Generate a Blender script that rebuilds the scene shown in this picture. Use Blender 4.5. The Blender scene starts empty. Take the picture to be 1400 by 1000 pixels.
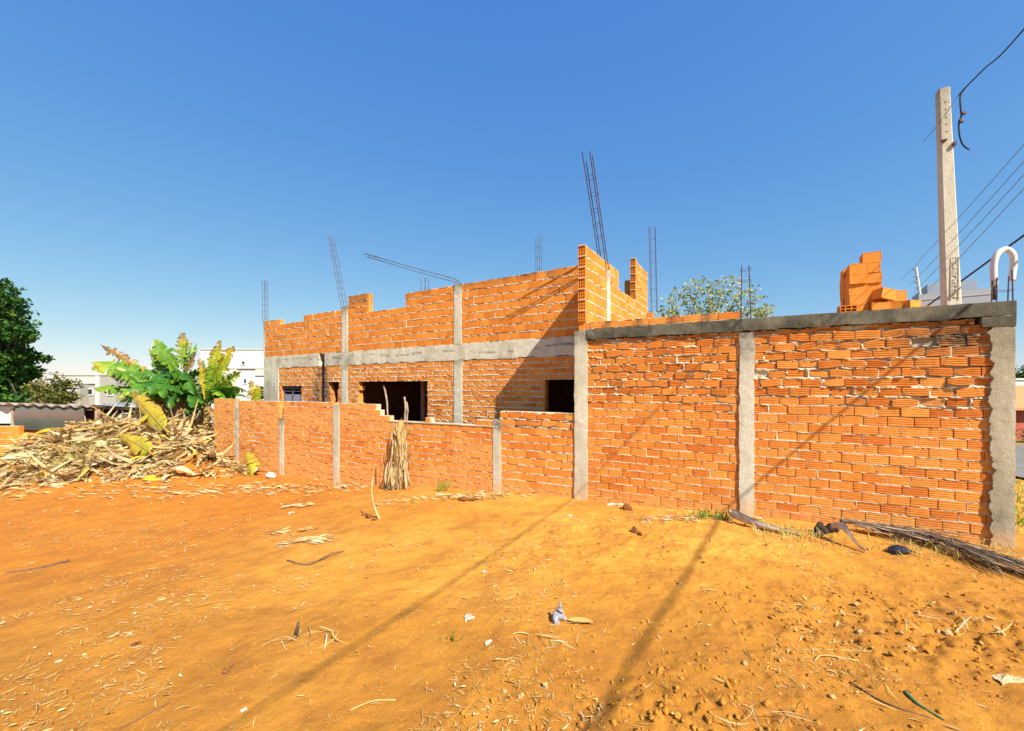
import bpy, math, random
import numpy as np
from mathutils import Vector, Matrix
S = bpy.context.scene
COL = S.collection
rng = np.random.default_rng(7)
random.seed(7)
# ------------------------------------------------------------------ geometry of the view
F, HZ, CAMZ = 566.0, 529.0, 1.6          # focal length and horizon in photo pixels, eye height
def ray(px, py): return np.array([(px-700)/F, 1.0, (HZ-py)/F])
def at(px, py, depth): return np.array([0, 0, CAMZ]) + depth*ray(px, py)
def unit(v): v = np.asarray(v, float); return v/np.linalg.norm(v)
# boundary wall plane
B0 = np.array([4.914, 4.06]); WD = unit([-1060, 566.]); WN = np.array([-WD[1], WD[0]])*-1
if WN[1] < 0: WN = -WN                    # points away from the camera
def on_plane(px, py, O, N, off=0.0):
    r = ray(px, py); k = (O@N+off)/(r[:2]@N); return np.array([0, 0, CAMZ])+k*r
def wall(px, py, off=0.0): return on_plane(px, py, B0, WN, off)
def tB(px, off=0.0): return float((wall(px, HZ, off)[:2]-B0)@WD)
def zB(px, py): return float(wall(px, py)[2])
# house planes
H0 = np.array([1.551, 6.86]); HE = unit([-930, 566.]); HG = np.array([HE[1], -HE[0]])
def hp(px, py, off=0.0): return on_plane(px, py, H0, HG, off)
def tH(px, off=0.0): return float((hp(px, HZ, off)[:2]-H0)@HE)
def zH(px, py, off=0.0): return float(hp(px, py, off)[2])
P0 = H0-0.89*HG                           # near end of the side wall
def ps(px): # distance along the side wall
    r = (px-700)/F; return float((r*P0[1]-P0[0])/(HG[0]-r*HG[1]))
def pz(px, py): s = ps(px); return CAMZ+(HZ-py)/F*(P0[1]+HG[1]*s)
SUN_L = unit([*(2.03*HE+.89*HG), -2.25])  # direction the sunlight travels
# ------------------------------------------------------------------ noise
def _h(*a):
    n = np.zeros_like(a[0], dtype=np.int64)
    for k, v in zip((374761393, 668265263, 2147483647 % 1274126177, 982451653), a): n = n + v.astype(np.int64)*k
    n = (n ^ (n >> 13))*1274126177 & 0x7fffffff
    n = (n ^ (n >> 16))*668265263 & 0x7fffffff
    return (n % 100003)/100003.0
def vn2(x, y, s=0):
    x = np.asarray(x, float); y = np.asarray(y, float); x, y = np.broadcast_arrays(x, y)
    xi = np.floor(x); yi = np.floor(y); fx = x-xi; fy = y-yi
    fx = fx*fx*(3-2*fx); fy = fy*fy*(3-2*fy); sd = np.full_like(xi, s)
    a = _h(xi, yi, sd); b = _h(xi+1, yi, sd); c = _h(xi, yi+1, sd); d = _h(xi+1, yi+1, sd)
    return (a*(1-fx)+b*fx)*(1-fy)+(c*(1-fx)+d*fx)*fy
def fbm(x, y, o=4, s=0, g=.5):
    t = 0; a = 1; w = 0
    for k in range(o):
        t = t+a*vn2(np.asarray(x)*2**k+17.3*k, np.asarray(y)*2**k-9.1*k, s+k); w += a; a *= g
    return t/w
def sst(a, b, x): t = np.clip((np.asarray(x, float)-a)/(b-a), 0, 1); return t*t*(3-2*t)
# ------------------------------------------------------------------ mesh builder
class MB:
    def __init__(s): s.V = []; s.Q = []; s.T = []; s.A = {}; s.n = 0; s.mq = []; s.mt = []
    def add(s, V, Q=None, T=None, mat=0, **at_):
        V = np.asarray(V, float).reshape(-1, 3); N = len(V)
        if Q is not None and len(Q):
            Q = np.asarray(Q, np.int64).reshape(-1, 4); s.Q.append(Q+s.n); s.mq.append(np.full(len(Q), mat))
        if T is not None and len(T):
            T = np.asarray(T, np.int64).reshape(-1, 3); s.T.append(T+s.n); s.mt.append(np.full(len(T), mat))
        for k in set(s.A) | set(at_):
            if k not in s.A: s.A[k] = [np.zeros(s.n)]
            s.A[k].append(np.broadcast_to(np.asarray(at_.get(k, 0.), float).ravel() if np.ndim(at_.get(k, 0.)) else np.full(N, float(at_.get(k, 0.))), (N,)))
        s.V.append(V); s.n += N; return s
    def build(s, name, mats, parent=None, smooth=False, loc=None):
        me = bpy.data.meshes.new(name)
        V = np.concatenate(s.V) if s.V else np.zeros((0, 3))
        if loc is not None: V = V-np.asarray(loc)
        Q = np.concatenate(s.Q) if s.Q else np.zeros((0, 4), np.int64)
        T = np.concatenate(s.T) if s.T else np.zeros((0, 3), np.int64)
        me.vertices.add(len(V)); me.vertices.foreach_set('co', V.astype(np.float32).ravel())
        li = np.concatenate([Q.ravel(), T.ravel()]); me.loops.add(len(li)); me.loops.foreach_set('vertex_index', li.astype(np.int32))
        me.polygons.add(len(Q)+len(T))
        st = np.concatenate([np.arange(len(Q))*4, len(Q)*4+np.arange(len(T))*3])
        me.polygons.foreach_set('loop_start', st.astype(np.int32))
        mi = np.concatenate(([*s.mq] if s.mq else [np.zeros(0)])+([*s.mt] if s.mt else [np.zeros(0)]))
        me.polygons.foreach_set('material_index', mi.astype(np.int32))
        me.polygons.foreach_set('use_smooth', np.full(len(Q)+len(T), smooth))
        for k, v in s.A.items():
            a = me.attributes.new(k, 'FLOAT', 'POINT'); a.data.foreach_set('value', np.concatenate(v).astype(np.float32))
        me.update(calc_edges=True); me.validate()
        for m in (mats if isinstance(mats, (list, tuple)) else [mats]): me.materials.append(m)
        o = bpy.data.objects.new(name, me); COL.objects.link(o)
        if loc is not None: o.location = loc
        if parent is not None:
            o.parent = parent; o.matrix_parent_inverse = Matrix.Translation(-Vector(parent.location)) if loc is None else Matrix()
            if loc is not None: o.location = Vector(loc)-Vector(parent.location)
        return o
def gq(nu, nv, nb=1, off=0):
    i, j = np.meshgrid(np.arange(nu-1), np.arange(nv-1), indexing='ij')
    a = (i*nv+j).ravel(); q = np.stack([a, a+nv, a+nv+1, a+1], 1)
    return (q[None]+(np.arange(nb)*nu*nv)[:, None, None]).reshape(-1, 4)+off
def box_vq(c, hx, hy, hz, ax=None):
    ax = np.eye(3) if ax is None else np.asarray(ax)
    sg = np.array([[i, j, k] for i in (-1, 1) for j in (-1, 1) for k in (-1, 1)], float)
    V = np.asarray(c)+(sg*[hx, hy, hz])@ax
    return V, [[0, 1, 3, 2], [4, 6, 7, 5], [0, 4, 5, 1], [2, 3, 7, 6], [0, 2, 6, 4], [1, 5, 7, 3]]
def bx(mb, c, hx, hy, hz, ax=None, mat=0, **a): V, Q = box_vq(c, hx, hy, hz, ax); mb.add(V, Q, mat=mat, **a)
def tube(mb, pts, rad, n=8, mat=0, **a):
    P = np.asarray(pts, float); m = len(P); R = np.broadcast_to(np.asarray(rad, float), (m,))
    T = np.gradient(P, axis=0); T /= np.linalg.norm(T, axis=1)[:, None]+1e-9
    up = np.array([0, 0, 1.]) if abs(T[0][2]) < .9 else np.array([1., 0, 0])
    V = []
    for k in range(m):
        x = np.cross(T[k], up); x /= np.linalg.norm(x)+1e-9; y = np.cross(x, T[k]); up = y
        an = np.arange(n)/n*2*np.pi
        V.append(P[k]+R[k]*(np.cos(an)[:, None]*x+np.sin(an)[:, None]*y))
    V = np.concatenate(V); Q = []
    for k in range(m-1):
        for i in range(n): Q.append([k*n+i, k*n+(i+1) % n, (k+1)*n+(i+1) % n, (k+1)*n+i])
    V = np.concatenate([V, P[:1], P[-1:]]); Tt = []
    for i in range(n): Tt.append([m*n, (i+1) % n, i]); Tt.append([m*n+1, (m-1)*n+i, (m-1)*n+(i+1) % n])
    mb.add(V, Q, Tt, mat=mat, **a)
def spline(pts, n=8):
    P = np.asarray(pts, float); Q = np.concatenate([[2*P[0]-P[1]], P, [2*P[-1]-P[-2]]]); o = []
    for i in range(1, len(Q)-2):
        for t in np.arange(n)/n:
            o.append(.5*((2*Q[i])+(-Q[i-1]+Q[i+1])*t+(2*Q[i-1]-5*Q[i]+4*Q[i+1]-Q[i+2])*t*t+(-Q[i-1]+3*Q[i]-3*Q[i+1]+Q[i+2])*t**3))
    o.append(P[-1]); return np.array(o)
# ------------------------------------------------------------------ tagging
def tag(o, label, cat, group=None, kind=None):
    o['label'] = label; o['category'] = cat
    if group: o['group'] = group
    if kind: o['kind'] = kind
    return o
def thing(name, label, cat, loc, group=None):
    o = bpy.data.objects.new(name, None); COL.objects.link(o); o.location = Vector(np.asarray(loc, float)); o.empty_display_size = .2
    return tag(o, label, cat, group)
# ------------------------------------------------------------------ materials
class NT:
    def __init__(s, name):
        s.m = bpy.data.materials.new(name); s.m.use_nodes = True; s.t = s.m.node_tree; s.b = s.t.nodes['Principled BSDF']
        s.b.inputs['Roughness'].default_value = .9
        if 'Specular IOR Level' in s.b.inputs: s.b.inputs['Specular IOR Level'].default_value = .25
    def n(s, ty, ins=None, **kw):
        x = s.t.nodes.new(ty)
        for k, v in kw.items(): setattr(x, k, v)
        for k, v in (ins or {}).items(): s.put(x.inputs[k], v)
        return x
    def put(s, sock, v):
        if isinstance(v, bpy.types.NodeSocket): s.t.links.new(v, sock)
        elif isinstance(v, (tuple, list)) and len(v) == 3 and sock.type == 'RGBA': sock.default_value = (*v, 1)
        else: sock.default_value = v
    def pos(s):
        return s.n('ShaderNodeNewGeometry').outputs['Position']
    def noise(s, scale, detail=4, rough=.6, co=None, stretch=None):
        co = co or s.pos()
        if stretch: co = s.n('ShaderNodeVectorMath', {0: co, 1: stretch}, operation='MULTIPLY').outputs[0]
        return s.n('ShaderNodeTexNoise', {'Vector': co, 'Scale': scale, 'Detail': detail, 'Roughness': rough}).outputs['Fac']
    def attr(s, name): return s.n('ShaderNodeAttribute', attribute_name=name).outputs['Fac']
    def ramp(s, fac, stops, interp='LINEAR'):
        r = s.n('ShaderNodeValToRGB', {'Fac': fac}); e = r.color_ramp.elements; r.color_ramp.interpolation = interp
        while len(e) < len(stops): e.new(.5)
        for x, (p, c) in zip(e, stops): x.position = p; x.color = (*(c if isinstance(c, (tuple, list)) else (c, c, c)), 1)
        return r.outputs['Color']
    def mix(s, fac, a, b, bt='MIX'):
        x = s.n('ShaderNodeMix', data_type='RGBA', blend_type=bt)
        s.put(x.inputs[0], fac); s.put(x.inputs[6], a); s.put(x.inputs[7], b); return x.outputs[2]
    def math(s, op, a, b=0.0, clamp=False):
        x = s.n('ShaderNodeMath', operation=op, use_clamp=clamp); s.put(x.inputs[0], a); s.put(x.inputs[1], b); return x.outputs[0]
    def bump(s, h, st=.4, d=.01, nrm=None):
        x = s.n('ShaderNodeBump', {'Height': h, 'Strength': st, 'Distance': d}); 
        if nrm is not None: s.put(x.inputs['Normal'], nrm)
        s.put(s.b.inputs['Normal'], x.outputs[0]); return x.outputs[0]
    def out(s, col, rough=None):
        s.put(s.b.inputs['Base Color'], col)
        if rough is not None: s.put(s.b.inputs['Roughness'], rough)
        return s.m
def plain(name, col, rough=.8, var=.15, scale=8., bump=0., bscale=60., metal=0.):
    t = NT(name); nz = t.noise(scale, 5)
    c = t.mix(t.ramp(nz, [(.3, 0.), (.7, 1.)]), tuple(v*(1-var) for v in col), tuple(min(1, v*(1+var)) for v in col))
    if bump: t.bump(t.noise(bscale, 4), bump, .01)
    t.b.inputs['Metallic'].default_value = metal
    return t.out(c, rough)
SOILC = (.46, .20, .045)
def weather(t, c, dustc=(.66, .32, .095), dustk=.85):
    nz = t.noise(5.5, 5, .65); 
    f = t.math('MULTIPLY', t.attr('dust'), t.ramp(nz, [(.3, .35), (.65, 1.)]), True)
    c = t.mix(t.math('MULTIPLY', f, dustk, True), c, dustc)
    n2 = t.noise(9, 5, .7)
    f2 = t.math('MULTIPLY', t.attr('stain'), t.ramp(n2, [(.3, .25), (.62, 1.)]), True)
    return t.mix(f2, c, (.055, .05, .038))
def mk_brick(name, lo, mid, hi):
    t = NT(name); r = t.attr('rnd')
    c = t.ramp(r, [(0, lo), (.3, mid), (.55, hi), (.75, mid), (.9, lo), (1, hi)])
    nz = t.noise(26, 6, .7); nl = t.noise(3.0, 3)
    c = t.mix(t.ramp(nz, [(.28, .55), (.5, 0.)]), c, tuple(v*.72 for v in mid))
    c = t.mix(t.ramp(nl, [(.45, 0.), (.75, .45)]), c, tuple(min(1, v*1.18) for v in hi))
    pale = t.noise(14, 6, .75)
    c = t.mix(t.ramp(pale, [(.62, 0.), (.8, .5)]), c, (.62, .42, .26))
    c = weather(t, c)
    t.bump(t.noise(150, 5, .7), .35, .004)
    return t.out(c, .92)
M_BRICK = mk_brick('brick_clay', (.54, .150, .022), (.65, .220, .034), (.70, .285, .054))
M_BRICK2 = mk_brick('brick_clay_upper', (.57, .170, .020), (.66, .222, .028), (.70, .26, .042))
def mk_mortar():
    t = NT('mortar'); nz = t.noise(18, 5, .65); nl = t.noise(2.2, 4)
    c = t.ramp(nz, [(.22, (.34, .28, .18)), (.45, (.53, .46, .33)), (.75, (.68, .61, .47))])
    c = t.mix(t.ramp(nl, [(.45, 0.), (.72, .5)]), c, (.60, .40, .20))
    c = weather(t, c, (.64, .30, .085), 1.3); t.bump(t.noise(160, 6, .75), .6, .006)
    return t.out(c, .95)
M_MORTAR = mk_mortar()
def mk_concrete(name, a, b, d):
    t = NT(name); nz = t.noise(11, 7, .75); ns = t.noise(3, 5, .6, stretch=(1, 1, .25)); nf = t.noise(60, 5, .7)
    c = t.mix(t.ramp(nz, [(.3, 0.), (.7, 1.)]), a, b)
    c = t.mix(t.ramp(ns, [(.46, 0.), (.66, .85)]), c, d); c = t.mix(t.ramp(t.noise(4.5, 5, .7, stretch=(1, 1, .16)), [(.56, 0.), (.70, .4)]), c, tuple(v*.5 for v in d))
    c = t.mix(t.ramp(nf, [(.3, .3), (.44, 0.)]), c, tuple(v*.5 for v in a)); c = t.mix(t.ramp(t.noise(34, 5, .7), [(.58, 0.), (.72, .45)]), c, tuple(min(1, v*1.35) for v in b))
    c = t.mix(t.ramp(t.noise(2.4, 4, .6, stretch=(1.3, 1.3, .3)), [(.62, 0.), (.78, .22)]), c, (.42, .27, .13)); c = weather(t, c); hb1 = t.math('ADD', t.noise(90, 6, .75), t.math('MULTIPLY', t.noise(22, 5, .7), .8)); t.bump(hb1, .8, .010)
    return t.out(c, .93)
M_CONC = mk_concrete('concrete', (.52, .48, .36), (.66, .62, .485), (.42, .385, .27))
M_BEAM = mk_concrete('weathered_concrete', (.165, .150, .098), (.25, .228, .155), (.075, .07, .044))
M_PILLAR = mk_concrete('pillar_plaster', (.42, .37, .25), (.52, .46, .33), (.30, .26, .17))
M_POLE = mk_concrete('pole_concrete', (.56, .52, .40), (.66, .62, .49), (.46, .42, .31))
M_DARK = plain('dark_hollow', (.05, .022, .012), 1)
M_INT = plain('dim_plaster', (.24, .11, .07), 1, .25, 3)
M_STEEL = plain('rusty_rebar', (.085, .05, .05), .7, .3, 30)
M_BLACK = plain('black_cable', (.012, .012, .016), .6)
M_WIRE = plain('grey_wire', (.10, .115, .15), .5)
M_WHITE = plain('white_plastic', (.58, .56, .53), .5, .12, 6)
M_TARP = None
# soil
def mk_soil():
    t = NT('red_soil'); p = t.pos()
    n1 = t.noise(.55, 5, .6); n2 = t.noise(3.2, 6, .65); n3 = t.noise(22, 6, .7); n4 = t.noise(90, 5, .75)
    red = t.attr('red'); fg = t.attr('brown')
    c = t.ramp(n1, [(.36, (.47, .196, .021)), (.5, (.55, .250, .031)), (.62, (.61, .302, .046))])
    c = t.mix(red, c, (.44, .148, .012))
    c = t.mix(fg, c, (.39, .160, .017))
    c = t.mix(t.ramp(n2, [(.35, .55), (.55, 0.)]), c, (.27, .098, .015))
    c = t.mix(t.ramp(n2, [(.58, 0.), (.8, .5)]), c, (.58, .30, .05))
    c = t.mix(t.ramp(n3, [(.30, .5), (.44, 0.)]), c, (.24, .085, .009))
    c = t.mix(t.ramp(n3, [(.6, 0.), (.78, .35)]), c, (.58, .31, .06))
    c = t.mix(t.attr('scrub'), c, t.ramp(t.noise(.12, 5, .6), [(.35, (.05, .075, .02)), (.5, (.10, .105, .035)), (.65, (.21, .15, .06))]))
    c = t.mix(t.ramp(n4, [(.32, .5), (.46, 0.)]), c, (.17, .06, .010))
    n5 = t.noise(48, 3, .5)
    c = t.mix(t.ramp(n5, [(.66, 0.), (.72, .55)]), c, (.58, .37, .11))
    h = t.math('ADD', t.math('MULTIPLY', n3, .7), t.math('MULTIPLY', n4, .35))
    t.bump(h, .75, .022)
    return t.out(c, .97)
M_SOIL = mk_soil()
def mk_leaf(name, stops, trans=.25, bscale=0, spec=.2, rough=.75):
    t = NT(name); r = t.attr('rnd'); nz = t.noise(9, 4)
    c = t.ramp(r, stops); c = t.mix(t.ramp(nz, [(.35, .35), (.6, 0.)]), c, tuple(v*.7 for v in stops[0][1]))
    t.out(c, rough); t.b.inputs['Specular IOR Level'].default_value = spec
    tr = t.n('ShaderNodeBsdfTranslucent', {'Color': c}); mx = t.n('ShaderNodeMixShader', {0: trans, 1: t.b.outputs[0], 2: tr.outputs[0]})
    t.t.links.new(mx.outputs[0], t.t.nodes['Material Output'].inputs['Surface']); return t.m
M_DRYLEAF = mk_leaf('dry_leaf', [(0, (.20, .10, .04)), (.14, (.38, .20, .06)), (.3, (.50, .33, .12)), (.55, (.60, .45, .20)), (.75, (.66, .54, .30)), (.88, (.48, .40, .26)), (.95, (.60, .40, .04)), (1, (.66, .50, .03))], .18)
M_STRAW = mk_leaf('straw', [(0, (.34, .19, .05)), (.4, (.50, .32, .10)), (.75, (.62, .46, .20)), (1, (.70, .60, .40))], .1)
M_BANANA = mk_leaf('banana_leaf', [(0, (.02, .09, .012)), (.25, (.06, .20, .014)), (.45, (.17, .34, .022)), (.6, (.42, .45, .03)), (.75, (.60, .42, .03)), (.88, (.40, .20, .06)), (1, (.26, .15, .08))], .35, spec=.5, rough=.4)
M_TREE = mk_leaf('dark_foliage', [(0, (.010, .040, .010)), (.5, (.035, .115, .014)), (.85, (.085, .20, .018)), (1, (.16, .24, .025))], .25)
M_OLIVE = mk_leaf('olive_foliage', [(0, (.05, .065, .012)), (.5, (.15, .15, .025)), (1, (.32, .26, .05))], .25)
M_FLOWER = mk_leaf('pale_blossom', [(0, (.07, .17, .03)), (.5, (.25, .32, .06)), (.75, (.52, .48, .15)), (1, (.60, .53, .28))], .3)
M_GRASS = mk_leaf('grass_blade', [(0, (.07, .16, .012)), (.5, (.22, .32, .03)), (.8, (.48, .42, .10)), (1, (.6, .48, .2))], .25)
M_BARK = plain('bark', (.08, .06, .045), .95, .3, 12, .6, 30)
M_WOOD = plain('grey_wood', (.36, .27, .18), .9, .3, 12, .5, 40)
M_GREYW = plain('palm_spathe', (.50, .41, .34), .8, .3, 14, .4, 40)
# ------------------------------------------------------------------ terrain
PC = np.array([-9.35, 10.55])
def mound(x, y):
    u = (x-PC[0]); v = (y-PC[1])
    r1 = np.exp(-((np.abs((u-.1)/2.7))**2.6+(np.abs(v/1.9))**2.4))
    r2 = .24*np.exp(-(((u+2.6)/1.7)**2+((v+.5)/1.5)**2))
    return 1.02*r1+r2
def ground_base(x, y):
    q = (x-B0[0])*WD[0]+(y-B0[1])*WD[1]; b = (x-B0[0])*WN[0]+(y-B0[1])*WN[1]
    z = -.015*sst(0, 2.5, q)-.055*sst(2, 4.6, q)-.09*sst(4.2, 6, q)-.29*sst(5.6, 10, q)-.03*sst(10, 14, q)
    z = z-.38*sst(-.3, -4.5, q)
    z = z-3.8*sst(16, 34, q)*1.0-.25*sst(.5, 4, b)*sst(1, -2, q)
    return z+mound(x, y)*sst(-.05, -.9, b)+mound(x, y)*sst(14.2, 15.2, q)*(1-sst(-.05, -.9, b))
def rough_mask(x, y):
    # churned, cloddy earth to the right and in front
    a = np.exp(-(((x-2.7)/1.2)**2+((y-2.75)/.55)**2))+np.exp(-(((x-.75)/.75)**2+((y-2.0)/.33)**2))+.5*np.exp(-(((x-1.3)/1.6)**2+((y-4.3)/.8)**2))
    return np.clip(a, 0, 1)
def G(x, y, fine=True):
    x = np.asarray(x, float); y = np.asarray(y, float)
    near = 1-sst(14, 30, np.hypot(x, y))
    z = ground_base(x, y)
    z = z+near*(.09*(fbm(x*.45, y*.45, 3, 3)-.5)+.05*(fbm(x*1.7, y*1.7, 3, 11)-.5))
    if fine:
        r = rough_mask(x, y)
        f1 = fbm(x*7, y*7, 4, 21, .6)-.5; cl = np.clip(fbm(x*13, y*13, 3, 31)-.52, 0, 1)
        z = z+near*((.020+.04*r)*f1+(.04+.12*r)*cl*(.35+.65*r))
    return z
def gpt(px, py):
    """ground point that the photo shows at this pixel"""
    r = ray(px, py); z = 0.
    for _ in range(25):
        k = (z-CAMZ)/r[2]; z = .5*z+.5*float(G(k*r[0], k*r[1], False))
    k = (z-CAMZ)/r[2]
    return np.array([k*r[0], k*r[1], float(G(k*r[0], k*r[1]))])
def axis(segs):
    o = [segs[0][0]]
    for a, b, st in segs: n = max(1, int(round((b-a)/st))); o += list(a+(b-a)*(np.arange(n)+1)/n)
    return np.array(o)
def grow(a, b, st): # geometric
    o = [a]; s = st
    while abs(o[-1]-a) < abs(b-a): o.append(o[-1]+s*np.sign(b-a)); s *= 1.22
    return o[1:]
xs = axis([(-14, -4.2, .04), (-4.2, 5.2, .0165), (5.2, 9, .05)]); ys = axis([(-2, 1.5, .12), (1.5, 4.2, .0145), (4.2, 7, .026), (7, 13, .045)])
xs = np.array(grow(-14, -700, .1)[::-1]+list(xs)+grow(9, 700, .1)); ys = np.array(grow(-2, -300, .2)[::-1]+list(ys)+grow(13, 900, .1))
X, Y = np.meshgrid(xs, ys, indexing='ij'); Z = G(X, Y)
qq = (X-B0[0])*WD[0]+(Y-B0[1])*WD[1]
redm = np.clip(sst(4.5, 10, qq)*.9*(.5+fbm(X*.5, Y*.5, 3, 77)), 0, 1)
brn = np.clip((1-sst(1.9, 4.2, np.hypot(X*.55, Y)))*1.05*(.55+fbm(X*.9, Y*.9, 3, 78))+.75*sst(1.8, 3.6, X)*(1-sst(3.2, 4.6, Y))+.5*sst(-1.5, -4, X)*(1-sst(3.5, 6, Y)), 0, 1)
g = MB().add(np.stack([X, Y, Z], -1), gq(len(xs), len(ys)), red=redm.ravel(), brown=brn.ravel(), scrub=(sst(16, 32, np.hypot(X, Y))*(.75+.25*fbm(X*.05, Y*.05, 3, 91))).ravel()).build('ground', M_SOIL, None, True); g['kind'] = 'structure'
# ------------------------------------------------------------------ brick work
RIB = [(0, .0), (.03, .0), (.19, .0), (.215, 1), (.285, 1), (.31, 0), (.44, 0), (.465, 1), (.535, 1), (.56, 0), (.69, 0), (.715, 1), (.785, 1), (.81, 0), (.97, 0), (1, 0)]
PLAIN = [(0, 0), (.05, 0), (.5, 0), (.95, 0), (1, 0)]
def brick_panel(name, parent, O, D, N, courses, L, rough=None, dust=None, stain=None, thick=.13, res=.025, nu=3, prof=PLAIN, rib=.0, joint=.012,
                mats=None, seed=1, ext_ends=True, head=.8, offw=0., mort=0., jit=.0, reveal=True):
    """courses: list of (z0, z1, [(t0,t1),...]); bricks proud of a mortar sheet, both in one mesh"""
    r = np.random.default_rng(seed); mb = MB(); D3 = np.array([D[0], D[1], 0]); N3 = np.array([N[0], N[1], 0]); O3 = np.array([O[0], O[1], 0.])
    rough = rough or (lambda t, z: np.zeros_like(t+z)); dust = dust or (lambda t, z: np.zeros_like(t+z)); stain = stain or (lambda t, z: np.zeros_like(t+z))
    def world(t, z, w): return O3+t[..., None]*D3-(w+offw)[..., None]*N3+z[..., None]*np.array([0, 0, 1.])
    bl = []
    for k, (z0, z1, segs) in enumerate(courses):
        base = (k % 2)*L*.5+r.uniform(-.15, .15)*L
        for (t0, t1) in segs:
            if t1-t0 < .015: continue
            e = [t0]; x = math.floor((t0-base)/L)*L+base+L
            while x < t1-.03:
                xx = x+r.uniform(-1, 1)*.012
                if xx-e[-1] > .035: e.append(xx)
                x += L
            e.append(t1); h = z1-z0
            for a, b in zip(e[:-1], e[1:]): bl.append((a, b, z0, z1))
            # mortar sheet
            nt = max(2, int((t1-t0)/res)+1); tt = np.linspace(t0, t1, nt)
            fr = np.array([0, .004, .009, .014, .022, .034]) if res < .02 else np.array([0, .005, .011, .02])
            fr = fr[fr < h*.45]; zr = np.concatenate([z0+fr, [z0+h*.5], (z1-fr)[::-1]])
            Tm, Zm = np.meshgrid(tt, zr, indexing='ij')
            jb = np.minimum(Zm-z0, z1-Zm); hj = np.array(e[1:-1]) if len(e) > 2 else np.array([-99.])
            jh = np.abs(Tm[..., None]-hj).min(-1); R = rough(Tm, Zm)
            n1 = fbm(Tm*28+seed, Zm*34, 3, seed); n2 = fbm(Tm*9+seed*3, Zm*22, 3, seed+5); n3 = fbm(Tm*14, Zm*30+7, 2, seed+9)
            headlow = (r.random(len(hj)) > head*(.45+.55*float(R.mean())))*.02
            jh = jh*1.15+headlow[np.abs(Tm[..., None]-hj).argmin(-1)]
            dj = np.minimum(jb, jh*1.1); hw = joint*.55+(.004+.014*R)*(n2-.38)
            m = 1-sst(hw*.7, hw*1.5+.004, dj)
            w = -.022+m*(.019+mort+(.006+.013*R)*(n1-.42)*2)
            gap = np.clip(sst(.60-.10*R, .70-.10*R, n3)*(.35+.65*R)+sst(.66, .72, vn2(Tm*11+seed, Zm*9.5+3, seed+21))*sst(.02, .0, jh-.012)*(.3+.7*R), 0, 1); w = w-.045*gap*m
            Tp = np.pad(Tm, 1, 'edge'); Zp = np.pad(Zm, 1, 'edge'); wp = np.pad(w, 1, constant_values=-thick)
            Vw = world(Tp, Zp, wp)
            Qs = gq(nt+2, len(zr)+2); ne = len(zr)+1; isend = np.zeros(len(Qs), bool); isend[:ne] = True; isend[-ne:] = True
            rv_ = 0 if reveal else 1
            mb.add(Vw, Qs[~isend], mat=1, dust=dust(Tp, Zp), stain=stain(Tp, Zp), rnd=.5); mb.add(Vw, Qs[isend], mat=rv_, dust=dust(Tp, Zp), stain=stain(Tp, Zp), rnd=r.random())
            c4 = world(np.array([t0, t1, t1, t0]), np.array([z0, z0, z1, z1]), np.full(4, -thick))
            mb.add(c4, [[0, 1, 2, 3]], mat=1, rnd=.5)
    B = np.array(bl); n = len(B); P = np.array(prof); nv = len(P); u = np.linspace(0, 1, nu); u[0] = 0; 
    ta, tb_, za, zb = B.T; tc = (ta+tb_)/2; zc = (za+zb)/2; R = rough(tc, zc)
    j = joint/2; le = .0022+r.uniform(0, 1, n)*(.0035+.005*R)
    T0 = ta+le; T1 = tb_-le; Z0 = za+j+r.uniform(-1, 1, n)*.002*(1+R); Z1 = zb-j+r.uniform(-1, 1, n)*.002*(1+R)
    er = lambda: np.where(r.random(n) < .14+.5*R, r.random(n)**1.6*(.010+.035*R), 0)*((zb-za)/.105)
    eTl, eTr, eBl, eBr = er()*(R > .03)*.7, er()*(R > .03)*.7, er()*.6*(R > .03), er()*.6*(R > .03)
    U = u[None, :, None]; Vv = P[:, 0][None, None, :]
    pw = 2.2
    top = Z1[:, None, None]-(eTl[:, None, None]*(1-U)**pw*2+eTr[:, None, None]*U**pw*2)*.8
    bot = Z0[:, None, None]+(eBl[:, None, None]*(1-U)**pw*2+eBr[:, None, None]*U**pw*2)*.8
    zz = bot+Vv*(top-bot)+(U-.5)*r.normal(0, 1, n)[:, None, None]*(.0012+.004*R[:, None, None])
    tt = T0[:, None, None]+U*(T1-T0)[:, None, None]+0*Vv
    ed = (Vv*(1-Vv) < .02)*.002+(U*(1-U) < .02)*.002
    rv = (r.random(n) < .35+.55*R)*(.18+.82*R)
    w = (r.normal(0, 1, n)*(.0012+jit+.005*R))[:, None, None]+(U-.5)*r.normal(0, 1, n)[:, None, None]*(.001+.006*R[:, None, None]) \
        -P[:, 1][None, None, :]*(rib*(.25+.75*rv))[:, None, None]*(.6+.8*vn2(U*3+tc[:, None, None]*9, Vv*0+zc[:, None, None]*40, 4))-ed-.002
    w = w+.0016*(vn2(tt*60, zz*60, 3)-.5)
    # knocked-out bricks
    kn = (r.random(n) < .012*(R > .3)); w = w-kn[:, None, None]*.05
    pad = ((0, 0), (1, 1), (1, 1)); tp = np.pad(tt, pad, 'edge'); zp = np.pad(zz, pad, 'edge'); wp = np.pad(w, pad, constant_values=-.055)
    rn = np.broadcast_to(r.random(n)[:, None, None], tp.shape)
    mb.add(world(tp, zp, wp), gq(nu+2, nv+2, n), mat=0, rnd=rn.ravel(), dust=dust(tp, zp), stain=stain(tp, zp))
    return mb.build(name, mats or [M_BRICK, M_MORTAR], parent)
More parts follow.
